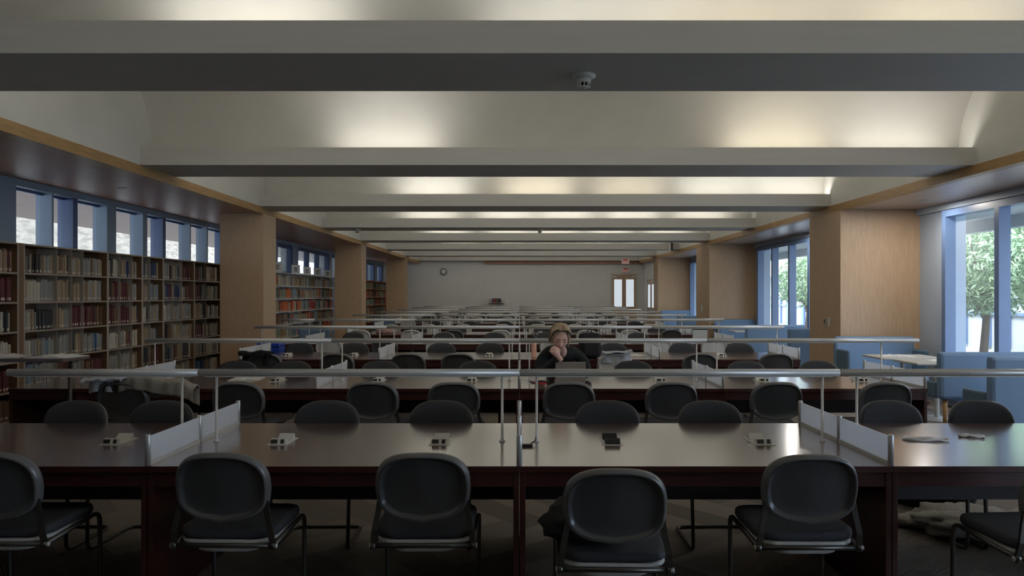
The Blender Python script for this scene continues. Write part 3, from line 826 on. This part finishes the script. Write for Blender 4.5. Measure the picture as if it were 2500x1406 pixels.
# ------------------------------------------------------------------ far wall things
t = thing('wall_clock', 'round black-rimmed clock on the grey far wall', 'clock', (-3.17, YF-.001, 2.56))
MB().lathe([(.145, 0), (.145, -.045), (.128, -.045), (.125, -.015), (.001, -.015), (.001, -.001)], axis='y', n=32).build('rim', 'black', t)
MB().lathe([(.001, -.016), (.126, -.016), (.126, -.02), (.001, -.02)], axis='y', n=32).build('clock_face', 'paper', t)
mb = MB()
for k in range(12):
    a = PI/6*k; L0 = .100; T = Matrix.Rotation(a, 4, 'Y'); mb.box(-.004, .004, -.022, -.02, L0, L0+.016, T=T)
mb.build('hour_marks', 'black', t)
for a, L, ww in ((-1.0, .06, .007), (2.2, .05, .006)):
    MB().box(-ww, ww, -.027, -.024, -.01, L, T=Matrix.Rotation(a, 4, 'Y')).build('clock_hand', 'black', t)
def double_door(n, wid, top, T, lit=True):
    o = MB(); o.box(-wid/2-.05, -wid/2, -.06, 0, 0, top+.05).box(wid/2, wid/2+.05, -.06, 0, 0, top+.05).box(-wid/2, wid/2, -.06, 0, top, top+.05)
    fr = struct(o, 'door_%d' % n, 'pan'); fr.matrix_world = T
    for s in (-1, 1):
        x0, x1 = sorted((s*.006, s*wid/2)); w2 = x1-x0; st = w2*.16
        leaf = MB().box(x0, x1, -.05, -.015, .01, .92).box(x0, x0+st, -.05, -.015, .92, top).box(x1-st, x1, -.05, -.015, .92, top).box(x0+st, x1-st, -.05, -.015, top-.2, top).box(x0+st, x1-st, -.05, -.015, .92, 1.1).build('door_leaf', 'doorwood', fr)
        MB().box(x0+st, x1-st, -.035, -.028, 1.1, top-.2).build('door_pane', 'doorglass', leaf)
        h = MB(); h.tube([(x0+.02, -.085, .98), (x1-.02, -.085, .98)], .014, 8); h.box(x0+.02, x0+.06, -.085, -.05, .95, 1.01).box(x1-.06, x1-.02, -.085, -.05, .95, 1.01); h.box(s*.03-.012, s*.03+.012, -.1, -.05, .88, 1.1)
        h.build('push_bar', 'alu', leaf)
        h = MB(); xo = s*wid/2; h.box(*sorted((xo-s*.02, xo-s*.2)), -.1, -.05, top-.12, top-.06); h.tube([(xo-s*.15, -.08, top-.05), (xo-s*.32, -.12, top-.01), (xo-s*.22, -.05, top-.005)], .008, 6)
        h.build('door_closer', 'alu', leaf)
double_door(1, .98, 2.44, Matrix.Translation((4.365, YF-.002, 0)))
double_door(2, 1.7, 2.2, Matrix.Translation((5.168, 28.4, 0)) @ Matrix.Rotation(-PI/2, 4, 'Z'))
def exit_sign(x, y, z, label):
    t = thing('exit_sign', label, 'exit sign', (x, y, z), 0, 'exit signs')
    MB().box(-.15, .15, -.03, .03, 0, .19).build('housing', 'paper', t, .004)
    if y < 30: MB().tube([(0, 0, .188), (0, .75, .188), (0, .895, .1)], .012, 8).build('wall_arm', 'alu', t)
    MB().box(-.11, .09, -.032, -.0305, .135, .186).build('red_band', 'red', t)
    cu = bpy.data.curves.new('lettering', 'FONT'); cu.body = 'EXIT'; cu.size = .115; cu.extrude = .002; cu.align_x = 'CENTER'; cu.materials.append(M['exitred'])
    tmp = bpy.data.objects.new('tmp', cu); C.objects.link(tmp); me = bpy.data.meshes.new_from_object(tmp); bpy.data.objects.remove(tmp)
    if not me.materials: me.materials.append(M['exitred'])
    o = bpy.data.objects.new('lettering', me); C.objects.link(o); o.parent = t; o.location = (0, -.034, .035); o.rotation_euler = (PI/2, 0, 0)
M['exitred'] = emit('red_sign_letters', (.6, .02, .02), .15)
exit_sign(4.30, 29.6, 2.85, 'upper red and white EXIT sign hung below the last ceiling beam')
exit_sign(4.44, YF-.04, 2.52, 'lower red and white EXIT sign on the wall over the double door')
# book trolley at the end wall
t = thing('book_shelf_ledge', 'small pale book stand against the far wall', 'book stand', (-.95, 30.2, 0))
MB().box(-.32, .32, -.15, .15, 1.22, 1.245).build('shelf', 'black', t)
for s in (-1, 1): MB().box(*sorted((s*.32, s*.30)), -.15, .15, 0, 1.4).build('side_panel', 'pan', t)
MB().box(-.3, .3, -.14, .14, .3, .32).build('shelf', 'black', t)
x = -1.24
for i, (c, th, h) in enumerate([('cream', .05, .2), ('pale blue', .06, .18), ('navy', .05, .2), ('red', .05, .2), ('dark red', .06, .21), ('olive', .05, .2), ('black', .06, .2), ('charcoal', .05, .2), ('grey', .05, .15)]):
    o = bpy.data.objects.new('library_book', book_mesh(c)); C.objects.link(o); o.location = (x+th, 30.08, 1.246); o.rotation_euler = (0, 0, -PI/2); o.scale = (.16, th, h)
    o.location = (x, 30.08, 1.246)
    tag(o, '%s book, %s from the left on the pale stand at the far wall' % (c, ordn(i+1)), 'book', 'books on the stand at the far wall'); x += th+.006

# ------------------------------------------------------------------ small fittings
def smoke(x, y, label):
    t = thing('smoke_detector', label, 'smoke detector', (x, y, ZU), 0, 'smoke detectors')
    MB().lathe([(.001, 0), (.078, 0), (.076, -.012), (.05, -.024), (.001, -.024)], n=28).build('base', 'outlet', t)
    MB().lathe([(.045, -.024), (.046, -.05), (.04, -.052), (.001, -.052)], n=24).build('sensor_body', 'outlet', t)
    mb = MB()
    for k in range(10): a = 2*PI*k/10; mb.box(-.003, .003, -.043, -.037, -.078, -.052, T=Matrix.Rotation(a, 4, 'Z'))
    mb.lathe([(.001, -.076), (.040, -.076), (.036, -.082), (.001, -.082)], n=20)
    mb.lathe([(.001, -.052), (.028, -.052), (.028, -.076), (.001, -.076)], n=16, mi=1)
    mb.build('sensor_cage', ['outlet', 'black'], t)
smoke(.416, 4.72, 'white smoke detector under the nearest ceiling beam')
smoke(.44, 15.75, 'small smoke detector under the fourth ceiling beam')
smoke(-3.5, 15.75, 'small smoke detector under the fourth beam near the left trim')
t = thing('wall_speaker', 'small black and white speaker fixed to a far ceiling beam', 'speaker', (4.68, 22.60, 2.96))
MB().box(-.07, .0, -.06, .06, .0, .26).build('grille', 'pan', t, .004); MB().box(.0005, .06, -.06, .06, .0, .26).build('cabinet', 'black', t, .004)
MB().box(-.02, .02, .0605, .138, .1, .14).build('bracket', 'black', t)
for (y, z, w, h, lab, c) in ((11.86, 1.16, .085, .13, 'dark-framed thermostat on the side of the wide oak pillar', 'pan'), (11.70, 1.155, .08, .15, 'white switch plate on the side of the wide oak pillar', 'outlet')):
    t = thing('wall_plate', lab, 'wall switch', (XR, y, z)); MB().box(-.012, -.0005, -w/2, w/2, -h/2, h/2).build('plate', c, t, .003)
    MB().box(-.016, -.0121, -w/4, w/4, -h/4, h/4).build('switch', 'black' if c == 'pan' else 'paper', t)
t = thing('wall_plate', 'white switch plate on the second oak pillar at right', 'wall switch', (XR, 19.85, 1.22)); MB().box(-.012, -.0005, -.09, .09, -.09, .09).build('plate', 'outlet', t, .003); MB().box(-.016, -.0121, -.03, .03, -.03, .03).build('switch', 'paper', t)
for i, (x, y) in enumerate(((5.65, 10.2), (5.6, 15.0), (5.6, 23.0), (5.6, 6.8), (-4.9, 9.0), (-4.9, 16.5))):  # the front-row fitting is an extra, added to carry fill
    t = thing('downlight', ['small recessed downlight in the right soffit before the nearest tall window', 'small recessed downlight in the right soffit, second window bay', 'small recessed downlight in the right soffit, third window bay', 'small added fill downlight in the right soffit over the front rows', 'small recessed downlight in the left soffit over the brown bookcases', 'small recessed downlight in the left soffit over the white bookcases'][i], 'downlight', (x, y, ZS), 0, 'recessed downlights')
    if x > 0:
        l = bpy.data.objects.new('downlight_lamp', bpy.data.lights.new('downlight_lamp', 'AREA')); C.objects.link(l); l.data.shape = 'DISK'; l.data.size = .07; l.data.energy = 9; l.data.color = (1, .93, .85); l.location = (x, y, ZS-.012)  # fill added at unlit-looking fittings to lift the right side
    MB().lathe([(.05, 0), (.055, -.004), (.04, -.005), (.035, -.0005), (.001, -.0005)], n=20).build('ring', 'pan', t)
# picture frames on the white bookcases
def picture(y, label, s=1.0, rz=.0):
    t = thing('picture_frame', label, 'picture frame', (-5.45, y, 2.101), rz, 'white picture frames on the white bookcases'); w, h = .11*s, .24*s
    T = Matrix.Rotation(-.15, 4, 'X')
    mb = MB(); mb.box(-w, w, -.012, .0, 0, .035, T=T).box(-w, w, -.012, 0, h-.035, h, T=T).box(-w, -w+.04, -.012, 0, .035, h-.035, T=T).box(w-.04, w, -.012, 0, .035, h-.035, T=T)
    mb.build('frame', 'paper', t); MB().box(-w+.04, w-.04, -.006, -.002, .035, h-.035, T=T).build('mat_board', 'outlet', t)
    mb = MB(); mb.box(-.035*s, .035*s, -.009, -.0065, .07*s, .17*s, T=T); mb.box(-.022*s, .022*s, -.011, -.0095, .085*s, .15*s, mi=1, T=T); mb.build('picture', ['black', 'pan'], t)
for i, (y, s) in enumerate(((16.45, 1.0), (17.8, .92), (18.75, .88), (19.7, .9), (20.75, .8))): picture(y, 'white framed picture, %s from the near end on top of the white bookcases' % ordn(i+1), s, PI*.17)
for y in (16.85, 18.15, 20.1):
    o = MB().lathe([(.001, 0), (.035, 0), (.04, .07), (.015, .12), (.015, .16), (.001, .16)], n=14).build('small_vase', 'black', None, 0, (-5.5, y, 2.101)); tag(o, 'small dark vase %s the white bookcases' % {16.85: 'beside the nearest picture on', 18.15: 'between middle pictures on', 20.1: 'beside the fourth picture on'}[y], 'vase', 'vases on the white bookcases')

# reading stand with papers at left
t = thing('reading_counter', 'narrow dark standing counter holding open papers before the brown bookcases', 'counter', (-4.30, 6.6, 0))
MB().box(-.72, .30, -.2, .2, 1.0, 1.03).build('countertop', 'mahogany', t, .003)
for x in (-.66, .24): MB().tube([(x, 0, 0.0), (x, 0, 1.0)], .018, 10).build('leg', 'bronze', t)
magazine(-4.72, 6.62, 1.031, .15, 'open pale newspaper at the left end of the standing counter'); magazine(-4.18, 6.6, 1.031, -.1, 'open pale newspaper at the right end of the standing counter')

# ------------------------------------------------------------------ cloth things
def lump(name, m, loc, dims, seed, amp=.25, label='', cat='', nu=48, nv=28, freq=3.0, flat=True, rz=0):
    mb = MB(); mb.ball((0, 0, 0), (1, 1, 1), nu, nv); vs = []
    for v in mb.v:
        p = Vector(v); d = noise.noise(p*freq*.5+Vector((seed, 0, 0)))*.6+noise.noise(p*freq+Vector((0, seed, 0)))*.5+.25*abs(noise.noise(p*freq*2.5+Vector((0, 0, seed))))
        p = p*(1+amp*d); q = Vector((p.x*dims[0], p.y*dims[1], p.z*dims[2]))
        if flat and q.z < -dims[2]*.72: q.z = -dims[2]*.72
        vs.append(tuple(q+Vector((0, 0, dims[2]*.72))))
    mb.v = vs; o = mb.build(name, m, None, 0, loc, rz); tag(o, label, cat); return o
def drape(name, m, x, y, ztop, width, front, back, seed, label, cat, tilt=0., thick=.05, rz=0):
    """garment laid over the top edge of a chair back at (x, y): hangs front and back"""
    mb = MB(); N, K2 = 30, 26; vs = []; fs = []
    for j in range(K2+1):
        s = j/K2*(front+back)-back   # <0 hangs on the back side (towards -y), >0 front side
        for i in range(N+1):
            u = -width/2+width*i/N
            r = thick
            if s < -r: yy = -r; z = s+r
            elif s > r: yy = r; z = -(s-r)
            else: yy = s; z = .35*(r-abs(s))
            zz = z*(1+.25*noise.noise(Vector((u*6, seed, s*3))))
            fold = .022*noise.noise(Vector((u*16+seed, s*5, 0)))+.014*math.sin(u*38+seed+4*noise.noise(Vector((u*3, s*4, seed))))
            yy += (fold if yy >= 0 else -abs(fold))
            zz += .03*noise.noise(Vector((u*7, s*6, seed+3)))-.55*max(0, abs(u)-.19)**1.2*(1)
            vs.append((u+.02*noise.noise(Vector((s*8, u*5, seed))), yy, zz+tilt*u))
    for j in range(K2):
        for i in range(N): a = j*(N+1)+i; fs.append((a, a+1, a+N+2, a+N+1))
    mb.add(vs, fs, 0, True); o = mb.build(name, m, None, 0, (x, y, ztop), rz)
    s = o.modifiers.new('solid', 'SOLIDIFY'); s.thickness = .008
    tag(o, label, cat); return o
M['cloth_taupe'] = mat('taupe_fleece', (.29, .265, .225), .95, var=.2, scale=60, bump=.4, bscale=200)
M['cloth_pale'] = mat('pale_grey_fabric', (.42, .44, .48), .9, var=.12, scale=60, bump=.3, bscale=200)
M['cloth_black'] = mat('black_canvas', (.008, .008, .010), .8, var=.2, scale=60, bump=.3, bscale=200)
drape('jacket', 'cloth_pale', -3.42, 6.03, .895, .34, .16, .07, 3, 'pale grey jacket thrown over the leftmost chair back of the second row', 'jacket', .05, .05)
drape('fleece_jacket', 'cloth_taupe', -3.02, 6.12, .885, .62, .22, .16, 9, 'taupe fleece jacket spread from the draped chair towards its right neighbour', 'jacket', -.12, .06)
drape('blue_sweater', 'cloth_black', -3.25, 9.02, .885, .4, .2, .1, 14, 'dark sweater over the leftmost chair of the third row', 'sweater', 0, .05)
drape('scarf', 'cloth_pale', 1.2, 9.0, .89, .36, .2, .05, 21, 'pale scarf laid over the white chair of the third row', 'scarf', .04, .045)
def backpack(x, y, z, rz, label):
    t = thing('backpack', label, 'backpack', (x, y, z), rz)
    MB().box(-.15, .15, -.09, .09, 0, .34).build('body', 'cloth_black', t, .06)
    MB().box(-.11, .11, -.135, -.091, .04, .2).build('front_pocket', 'cloth_black', t, .02)
    MB().tube(fillet([(-.03, .02, .335), (-.03, .02, .38), (.03, .02, .38), (.03, .02, .335)], .02), .006, 8).build('handle', 'cloth_black', t)
    for s in (-1, 1): MB().tube(fillet([(s*.08, .092, .3), (s*.09, .13, .2), (s*.09, .11, .06)], .05), .012, 8).build('strap', 'cloth_black', t)
backpack(.95, 9.86, TT, .1, 'black backpack standing on the third row table behind the seated person')
lump('tote_bag', 'cloth_black', (.30, 3.30, .502), (.19, .16, .10), 5, .3, 'black cloth bag spilling off the seat of the front chair right of centre', 'bag')
lump('duffel_bag', 'cloth_black', (3.15, 5.55, 0), (.32, .22, .20), 8, .2, 'black duffel bag on the carpet under the right end of the front row', 'bag')
lump('grey_coat', 'cloth_taupe', (3.05, 4.95, 0), (.42, .3, .07), 13, .5, 'grey coat dropped on the carpet beside the black duffel bag', 'coat', freq=4)
lump('pink_sweater', mat('pink_knit', (.5, .33, .28), .9), (-3.0, 16.3, TT), (.2, .2, .07), 17, .4, 'pale pink sweater bundled on the fifth row near the left end', 'sweater')
def crumple(x, y, L, W, rz, seed, label):
    mb = MB(); pts = []
    for k in range(26):
        a = 2*PI*k/25; pts.append((L*math.cos(a), W*math.sin(a)*(1+.3*math.sin(3*a+seed)), .010+.004*math.sin(5*a+seed)))
    mb.tube(pts, .007, 8); mb.tube([(-L*.8, -W*.3, .008), (0, W*.1, .014), (L*.7, W*.3, .008)], .006, 8)
    o = mb.build('coiled_cable', 'paper', None, 0, (x, y, TT-.001), rz); tag(o, label, 'cable')
crumple(2.37, 4.26, .12, .035, -.25, 1, 'long loop of white cable on the front right table')
crumple(2.70, 4.36, .065, .02, -.3, 4, 'short loop of white cable on the front right table')
t = thing('cable_clip', 'small black clip at the foot of the light rail post right of centre', 'clip', (.045, 4.10, TT))
MB().box(-.035, .03, -.02, .015, 0, .014).build('body', 'black', t, .004); MB().tube([(.02, .01, .012), (.045, .05, .02), (.05, .1, .03)], .005, 8).build('wire', 'black', t)
# water bottle
t = thing('water_bottle', 'peach water bottle with a black loop lid on the third row table', 'bottle', (.20, 10.0, TT))
M['peach'] = mat('peach_enamel', (.72, .38, .27), .35, var=.03)
MB().lathe([(.001, 0), (.034, 0), (.036, .01), (.036, .22), (.028, .25), (.001, .25)], n=24).build('body', 'peach', t)
MB().lathe([(.03, .251), (.032, .255), (.032, .29), (.001, .29)], n=20).build('lid', 'black', t)
MB().tube(fillet([(-.02, 0, .288), (-.02, 0, .325), (.02, 0, .325), (.02, 0, .288)], .015), .006, 8).build('carry_loop', 'black', t)
# laptop
t = thing('laptop', 'open silver laptop in front of the seated person, lid towards the camera', 'laptop', (.49, 7.03, TT), 0)
t['label'] = 'open silver laptop on the second row table before the seated person'
M['laptop'] = mat('silver_laptop', (.42, .39, .35), .35, .6, var=.03)
MB().box(-.145, .145, .0, .20, .002, .014).build('keyboard_base', 'laptop', t, .003)
MB().box(-.13, .13, .03, .12, .0142, .0155).build('keys', 'black', t)
MB().box(-.145, .145, -.004, .002, .0, .205, T=Matrix.Translation((0, -.002, .012)) @ Matrix.Rotation(math.radians(14), 4, 'X')).build('screen_lid', 'laptop', t, .002)
MB().box(-.137, .137, .0025, .0035, .012, .195, T=Matrix.Translation((0, -.002, .012)) @ Matrix.Rotation(math.radians(14), 4, 'X')).build('screen', 'black', t)
o = MB().tube([(0, 0, .005), (.13, -.02, .005)], .0045, 8).build('red_pen', 'red', None, 0, (.13, 7.02, TT)); tag(o, 'red pen lying on the table left of the laptop', 'pen')
o = MB().box(-.09, .09, -.06, .06, 0, .012).build('notebook', 'black', None, .003, (.2, 7.11, TT+.001), .15); tag(o, 'dark notebook on the table left of the laptop', 'notebook')
for i, (x, y, rz) in enumerate(((-2.75, 7.36, .1), (1.6, 10.15, .2))):
    magazine(x, y, TT+.001, rz, ['open paper on the second row table at left', 'loose papers on the third row table at right'][i], w=.15)

# ------------------------------------------------------------------ the seated person
def skinned(name, pts, edges, radii, m, parent, sub=2, root=0):
    me = bpy.data.meshes.new(name); me.from_pydata(pts, edges, []); me.materials.append(M[m])
    o = bpy.data.objects.new(name, me); C.objects.link(o); o.parent = parent
    sk = o.modifiers.new('skin', 'SKIN'); sk.use_smooth_shade = True
    for i, v in enumerate(me.skin_vertices[0].data):
        r = radii[i]; v.radius = r if isinstance(r, tuple) else (r, r); v.use_root = (i == root)
    s = o.modifiers.new('sub', 'SUBSURF'); s.levels = sub; s.render_levels = sub
    return o
P = thing('person', 'person in a charcoal sweater leaning on one fist over a silver laptop', 'person', (0, 0, 0))
HC = Vector((.391, 7.03, 1.178))          # centre of the head
HT = Matrix.Translation(HC) @ Matrix.Rotation(math.radians(6), 4, 'Z') @ Matrix.Rotation(math.radians(5), 4, 'Y') @ Matrix.Rotation(math.radians(24), 4, 'X') @ Matrix.Scale(1.08, 4)
# head local frame: face looks along -y, z up.  Rotation +X tips the face downwards.
def head_point(p):
    x, y, z = p
    return p
b = MB()
mbh = MB(); mbh.ball((0, 0, 0), (1, 1, 1), 48, 36)
hv = []
def sm(t): t = max(0, min(1, t)); return t*t*(3-2*t)
for v in mbh.v:
    x, y, z = v
    X, Y, Z = x*.074, y*.095, z*.118
    if z < 0: # jaw narrows
        k = sm(-z); X *= 1-.33*k; Y *= 1-.12*k
    if y < 0: # face plane
        k = -y; Y = -(.095*(k**.8)) if k > 0 else Y; Y = max(Y, -.091)
        if z < .1: Y *= 1-.10*sm((-z+.1)/1.1)
    if y > 0 and z < -.2: Y *= 1-.35*sm((-z-.2)/.8)
    def g(cx, cz, sx, sz): return math.exp(-((X-cx)/sx)**2-((Z-cz)/sz)**2) if y < 0 else 0
    Y += .009*(g(-.030, .008, .017, .013)+g(.030, .008, .017, .013))     # sockets
    Y -= .024*g(0, -.026, .010, .012)+.014*g(0, -.006, .008, .022)       # nose
    Y -= .006*g(0, -.058, .020, .010)                                    # lips
    Y += .004*g(0, -.073, .02, .006)
    Y -= .008*g(0, -.098, .018, .014)                                    # chin
    Y -= .005*(g(-.04, -.025, .018, .018)+g(.04, -.025, .018, .018))     # cheeks
    Y -= .004*(g(-.028, .03, .02, .008)+g(.028, .03, .02, .008))         # brows
    hv.append((X, Y, Z))
mbh.v = hv
b.add(mbh.v, mbh.f, 0, True, HT)
for s in (-1, 1): b.ball((s*.074, .008, -.008), (.010, .018, .030), 12, 8, T=HT)
neck0 = HT @ Vector((0, .045, -.06))
b.tube([neck0, (.41, 7.22, 1.045), (.425, 7.40, 1.0)], [.052, .054, .07], 20)
# hand: palm, four curled fingers and a thumb, with the wrist running into the sleeve
wr = Vector((.372, 6.955, 1.002)); pk = Vector((.325, 6.93, 1.065))
ax = (pk-wr).normalized(); latr = ax.cross(Vector((0, -1, .2))).normalized(); nrm = latr.cross(ax).normalized()
b.tube([wr-ax*.05, wr, wr+ax*.03, wr+ax*.06, pk], [.024, .024, .030, .034, .030], 14)
for i in range(4):
    base = pk+latr*(.027-.018*i)-ax*(.002+.004*abs(i-1)); L = (.030, .033, .031, .026)[i]
    p1 = base+ax*L*.7; p2 = p1+nrm*L*-.75+ax*.004; p3 = p2-ax*L*.7
    b.tube(fillet([base-ax*.02, p1, p2, p3], .010, 3), .0098, 10); b.ball(p3, .0096, 10, 6); b.ball(p1, .0105, 10, 6)
th0 = wr+ax*.02+latr*.02
b.tube(fillet([th0, th0+latr*.026+ax*.022, th0+latr*.022+ax*.055-nrm*.012], .012, 3), .0108, 10); b.ball(th0+latr*.022+ax*.055-nrm*.012, .0106, 10, 6)
# second hand resting on the keyboard
wl = Vector((.55, 7.20, .80))
b.tube([wl+Vector((.05, .03, .01)), wl, wl+Vector((-.03, -.03, -.006)), wl+Vector((-.055, -.055, -.008))], [.024, .022, .034, .030], 14)
for i in range(4):
    a = wl+Vector((-.055+.012*i-.012, -.05-.01*i+.01, -.01)); b.tube(fillet([a, a+Vector((-.02, -.03, .008)), a+Vector((-.032, -.05, -.012))], .01, 3), .0088, 8)
b.tube([wl+Vector((-.01, .01, -.008)), wl+Vector((-.045, .01, -.012)), wl+Vector((-.07, -.005, -.016))], [.012, .010, .008], 8)
# torso and legs under the clothes, so the body is one piece
b.tube([(.425, 7.36, 1.0), (.43, 7.60, .95), (.435, 7.95, .82), (.44, 8.22, .60)], [.055, .07, .08, .10], 20)
for s in (-1, 1): b.tube([(.44+s*.09, 8.2, .56), (.44+s*.11, 7.82, .55), (.44+s*.12, 7.76, .5), (.44+s*.12, 7.86, .08), (.44+s*.12, 7.68, .05)], [.085, .065, .06, .042, .04], 14)
body = b.build('body', 'skin', P)
rm = body.modifiers.new('remesh', 'REMESH'); rm.mode = 'VOXEL'; rm.voxel_size = .0038; rm.use_smooth_shade = True
smo = body.modifiers.new('smooth', 'SMOOTH'); smo.iterations = 3; smo.factor = .5
# facial details
M['lips'] = mat('lips', (.46, .15, .13), .4); M['brow'] = mat('brown_brow', (.07, .04, .025), .7)
mb = MB()
for s in (-1, 1):
    mb.tube([(s*.014, -.0925, .028), (s*.028, -.0945, .034), (s*.044, -.086, .029)], [.0022, .0028, .0015], 6, T=HT)
mb.build('eyebrows', 'brow', P)
mb = MB()
for s in (-1, 1):
    mb.tube([(s*.014, -.0845, .004), (s*.022, -.0875, .0005), (s*.031, -.0875, -.001), (s*.041, -.082, .002), (s*.048, -.075, .006)], [.0012, .0025, .0032, .003, .001], 6, T=HT)
mb.build('eyelashes', 'black', P)
mb = MB(); mb.tube([(-.021, -.083, -.059), (-.008, -.0905, -.056), (0, -.0915, -.0575), (.008, -.0905, -.056), (.021, -.083, -.059)], [.0015, .0032, .0028, .0032, .0015], 8, T=HT)
mb.tube([(-.018, -.083, -.063), (0, -.091, -.066), (.018, -.083, -.063)], [.0015, .0042, .0015], 8, T=HT); mb.build('lips', 'lips', P)
# hair: cap of strands parted in the middle, swept back and down beside the face
cap = MB(); cap.ball((0, .016, .020), (.084, .098, .112), 40, 28)
keep = MB(); idx = {}
def hair_ok(v): return not (v[1] < -.035 and v[2] < .062-.5*abs(v[0])) and v[2] > -.075+.0*v[1] and not (v[1] < .0 and v[2] < -.01)
for f in cap.f:
    if all(hair_ok(cap.v[i]) for i in f):
        keep.add([cap.v[i] for i in f], [tuple(range(len(f)))], 0, True, HT)
rs = random.Random(3)
def strand(p0, s, end, mid, r=.007):
    keep.tube(fillet([p0, mid, end], .06, 6), [r*.8]*1+[r]*12+[r*.4] if False else r, 6, T=HT)
for s in (-1, 1):
    for k in range(22):
        u = k/21
        p0 = (s*.003, -.078+.12*u, .122+.012*math.sin(u*PI)-.018*(1-u)**2)
        side = (s*(.074+.012*rs.random()), -.052+.11*u, .062+.015*rs.random())
        low = (s*(.083+.008*rs.random()), -.012+.085*u, -.02-.04*rs.random())
        end = (s*(.045+.02*rs.random()), .055+.04*u, -.055-.02*rs.random())
        pts = fillet([p0, (s*.045, p0[1]-.006+.01*u, .117), side, low, end], .04, 4)
        n = len(pts); keep.tube(pts, [.0075*(.6+.5*math.sin(PI*(i+.5)/n)) for i in range(n)], 6, mi=1 if k % 3 == 1 or k < 1 else 0, T=HT)
for s, kk in ((1, 3), (-1, 2)): # loose locks in front of the ears
    for k in range(kk):
        x = s*(.072+.006*k)
        pts = fillet([(s*.05, -.062, .088), (x, -.058+.008*k, .03), (x+s*.003, -.045+.008*k, -.03), (x-s*.002, -.03, -.062-.008*k)], .03, 4)
        n = len(pts); keep.tube(pts, [.006*(1-.7*i/n) for i in range(n)], 6, T=HT)
keep.ball((0, .115, -.02), (.038, .032, .036), 16, 10, T=HT)
keep.build('hair', ['hair', 'hair_dark'], P)
# sweater
pts = [(.435, 8.05, .68), (.432, 7.78, .87), (.428, 7.55, .965), (.425, 7.40, 1.005), (.412, 7.27, 1.052),
       (.29, 7.43, .995), (.215, 7.42, .93), (.195, 7.33, .80), (.28, 7.13, .885), (.368, 6.965, .990),
       (.56, 7.43, .995), (.655, 7.42, .93), (.695, 7.37, .80), (.66, 7.29, .79), (.585, 7.215, .80)]
edges = [(0, 1), (1, 2), (2, 3), (3, 4), (3, 5), (5, 6), (6, 7), (7, 8), (8, 9), (3, 10), (10, 11), (11, 12), (12, 13), (13, 14)]
rad = [(.16, .12), (.155, .11), (.15, .10), (.10, .085), (.074, .070), (.075, .07), (.062, .060), (.050, .048), (.045, .045), (.037, .037), (.075, .07), (.062, .060), (.050, .048), (.044, .044), (.034, .034)]
skinned('sweater', pts, edges, rad, 'knit', P, 2, 0)
M['denim'] = mat('dark_trousers', (.02, .025, .04), .85, var=.2, scale=100)
pts = [(.44, 8.22, .58)]; edges = []; rad = [(.17, .13)]
for s in (-1, 1):
    o = len(pts); pts += [(.44+s*.10, 8.16, .56), (.44+s*.12, 7.80, .565), (.44+s*.12, 7.86, .12)]; edges += [(0, o), (o, o+1), (o+1, o+2)]; rad += [(.11, .10), (.082, .078), (.062, .062)]
skinned('trousers', pts, edges, rad, 'denim', P, 1, 0)
for s in (-1, 1): MB().box(-.045, .045, -.20, .06, 0, .075).build('shoe', 'black', P, .03, (.44+s*.12, 7.84, 0))
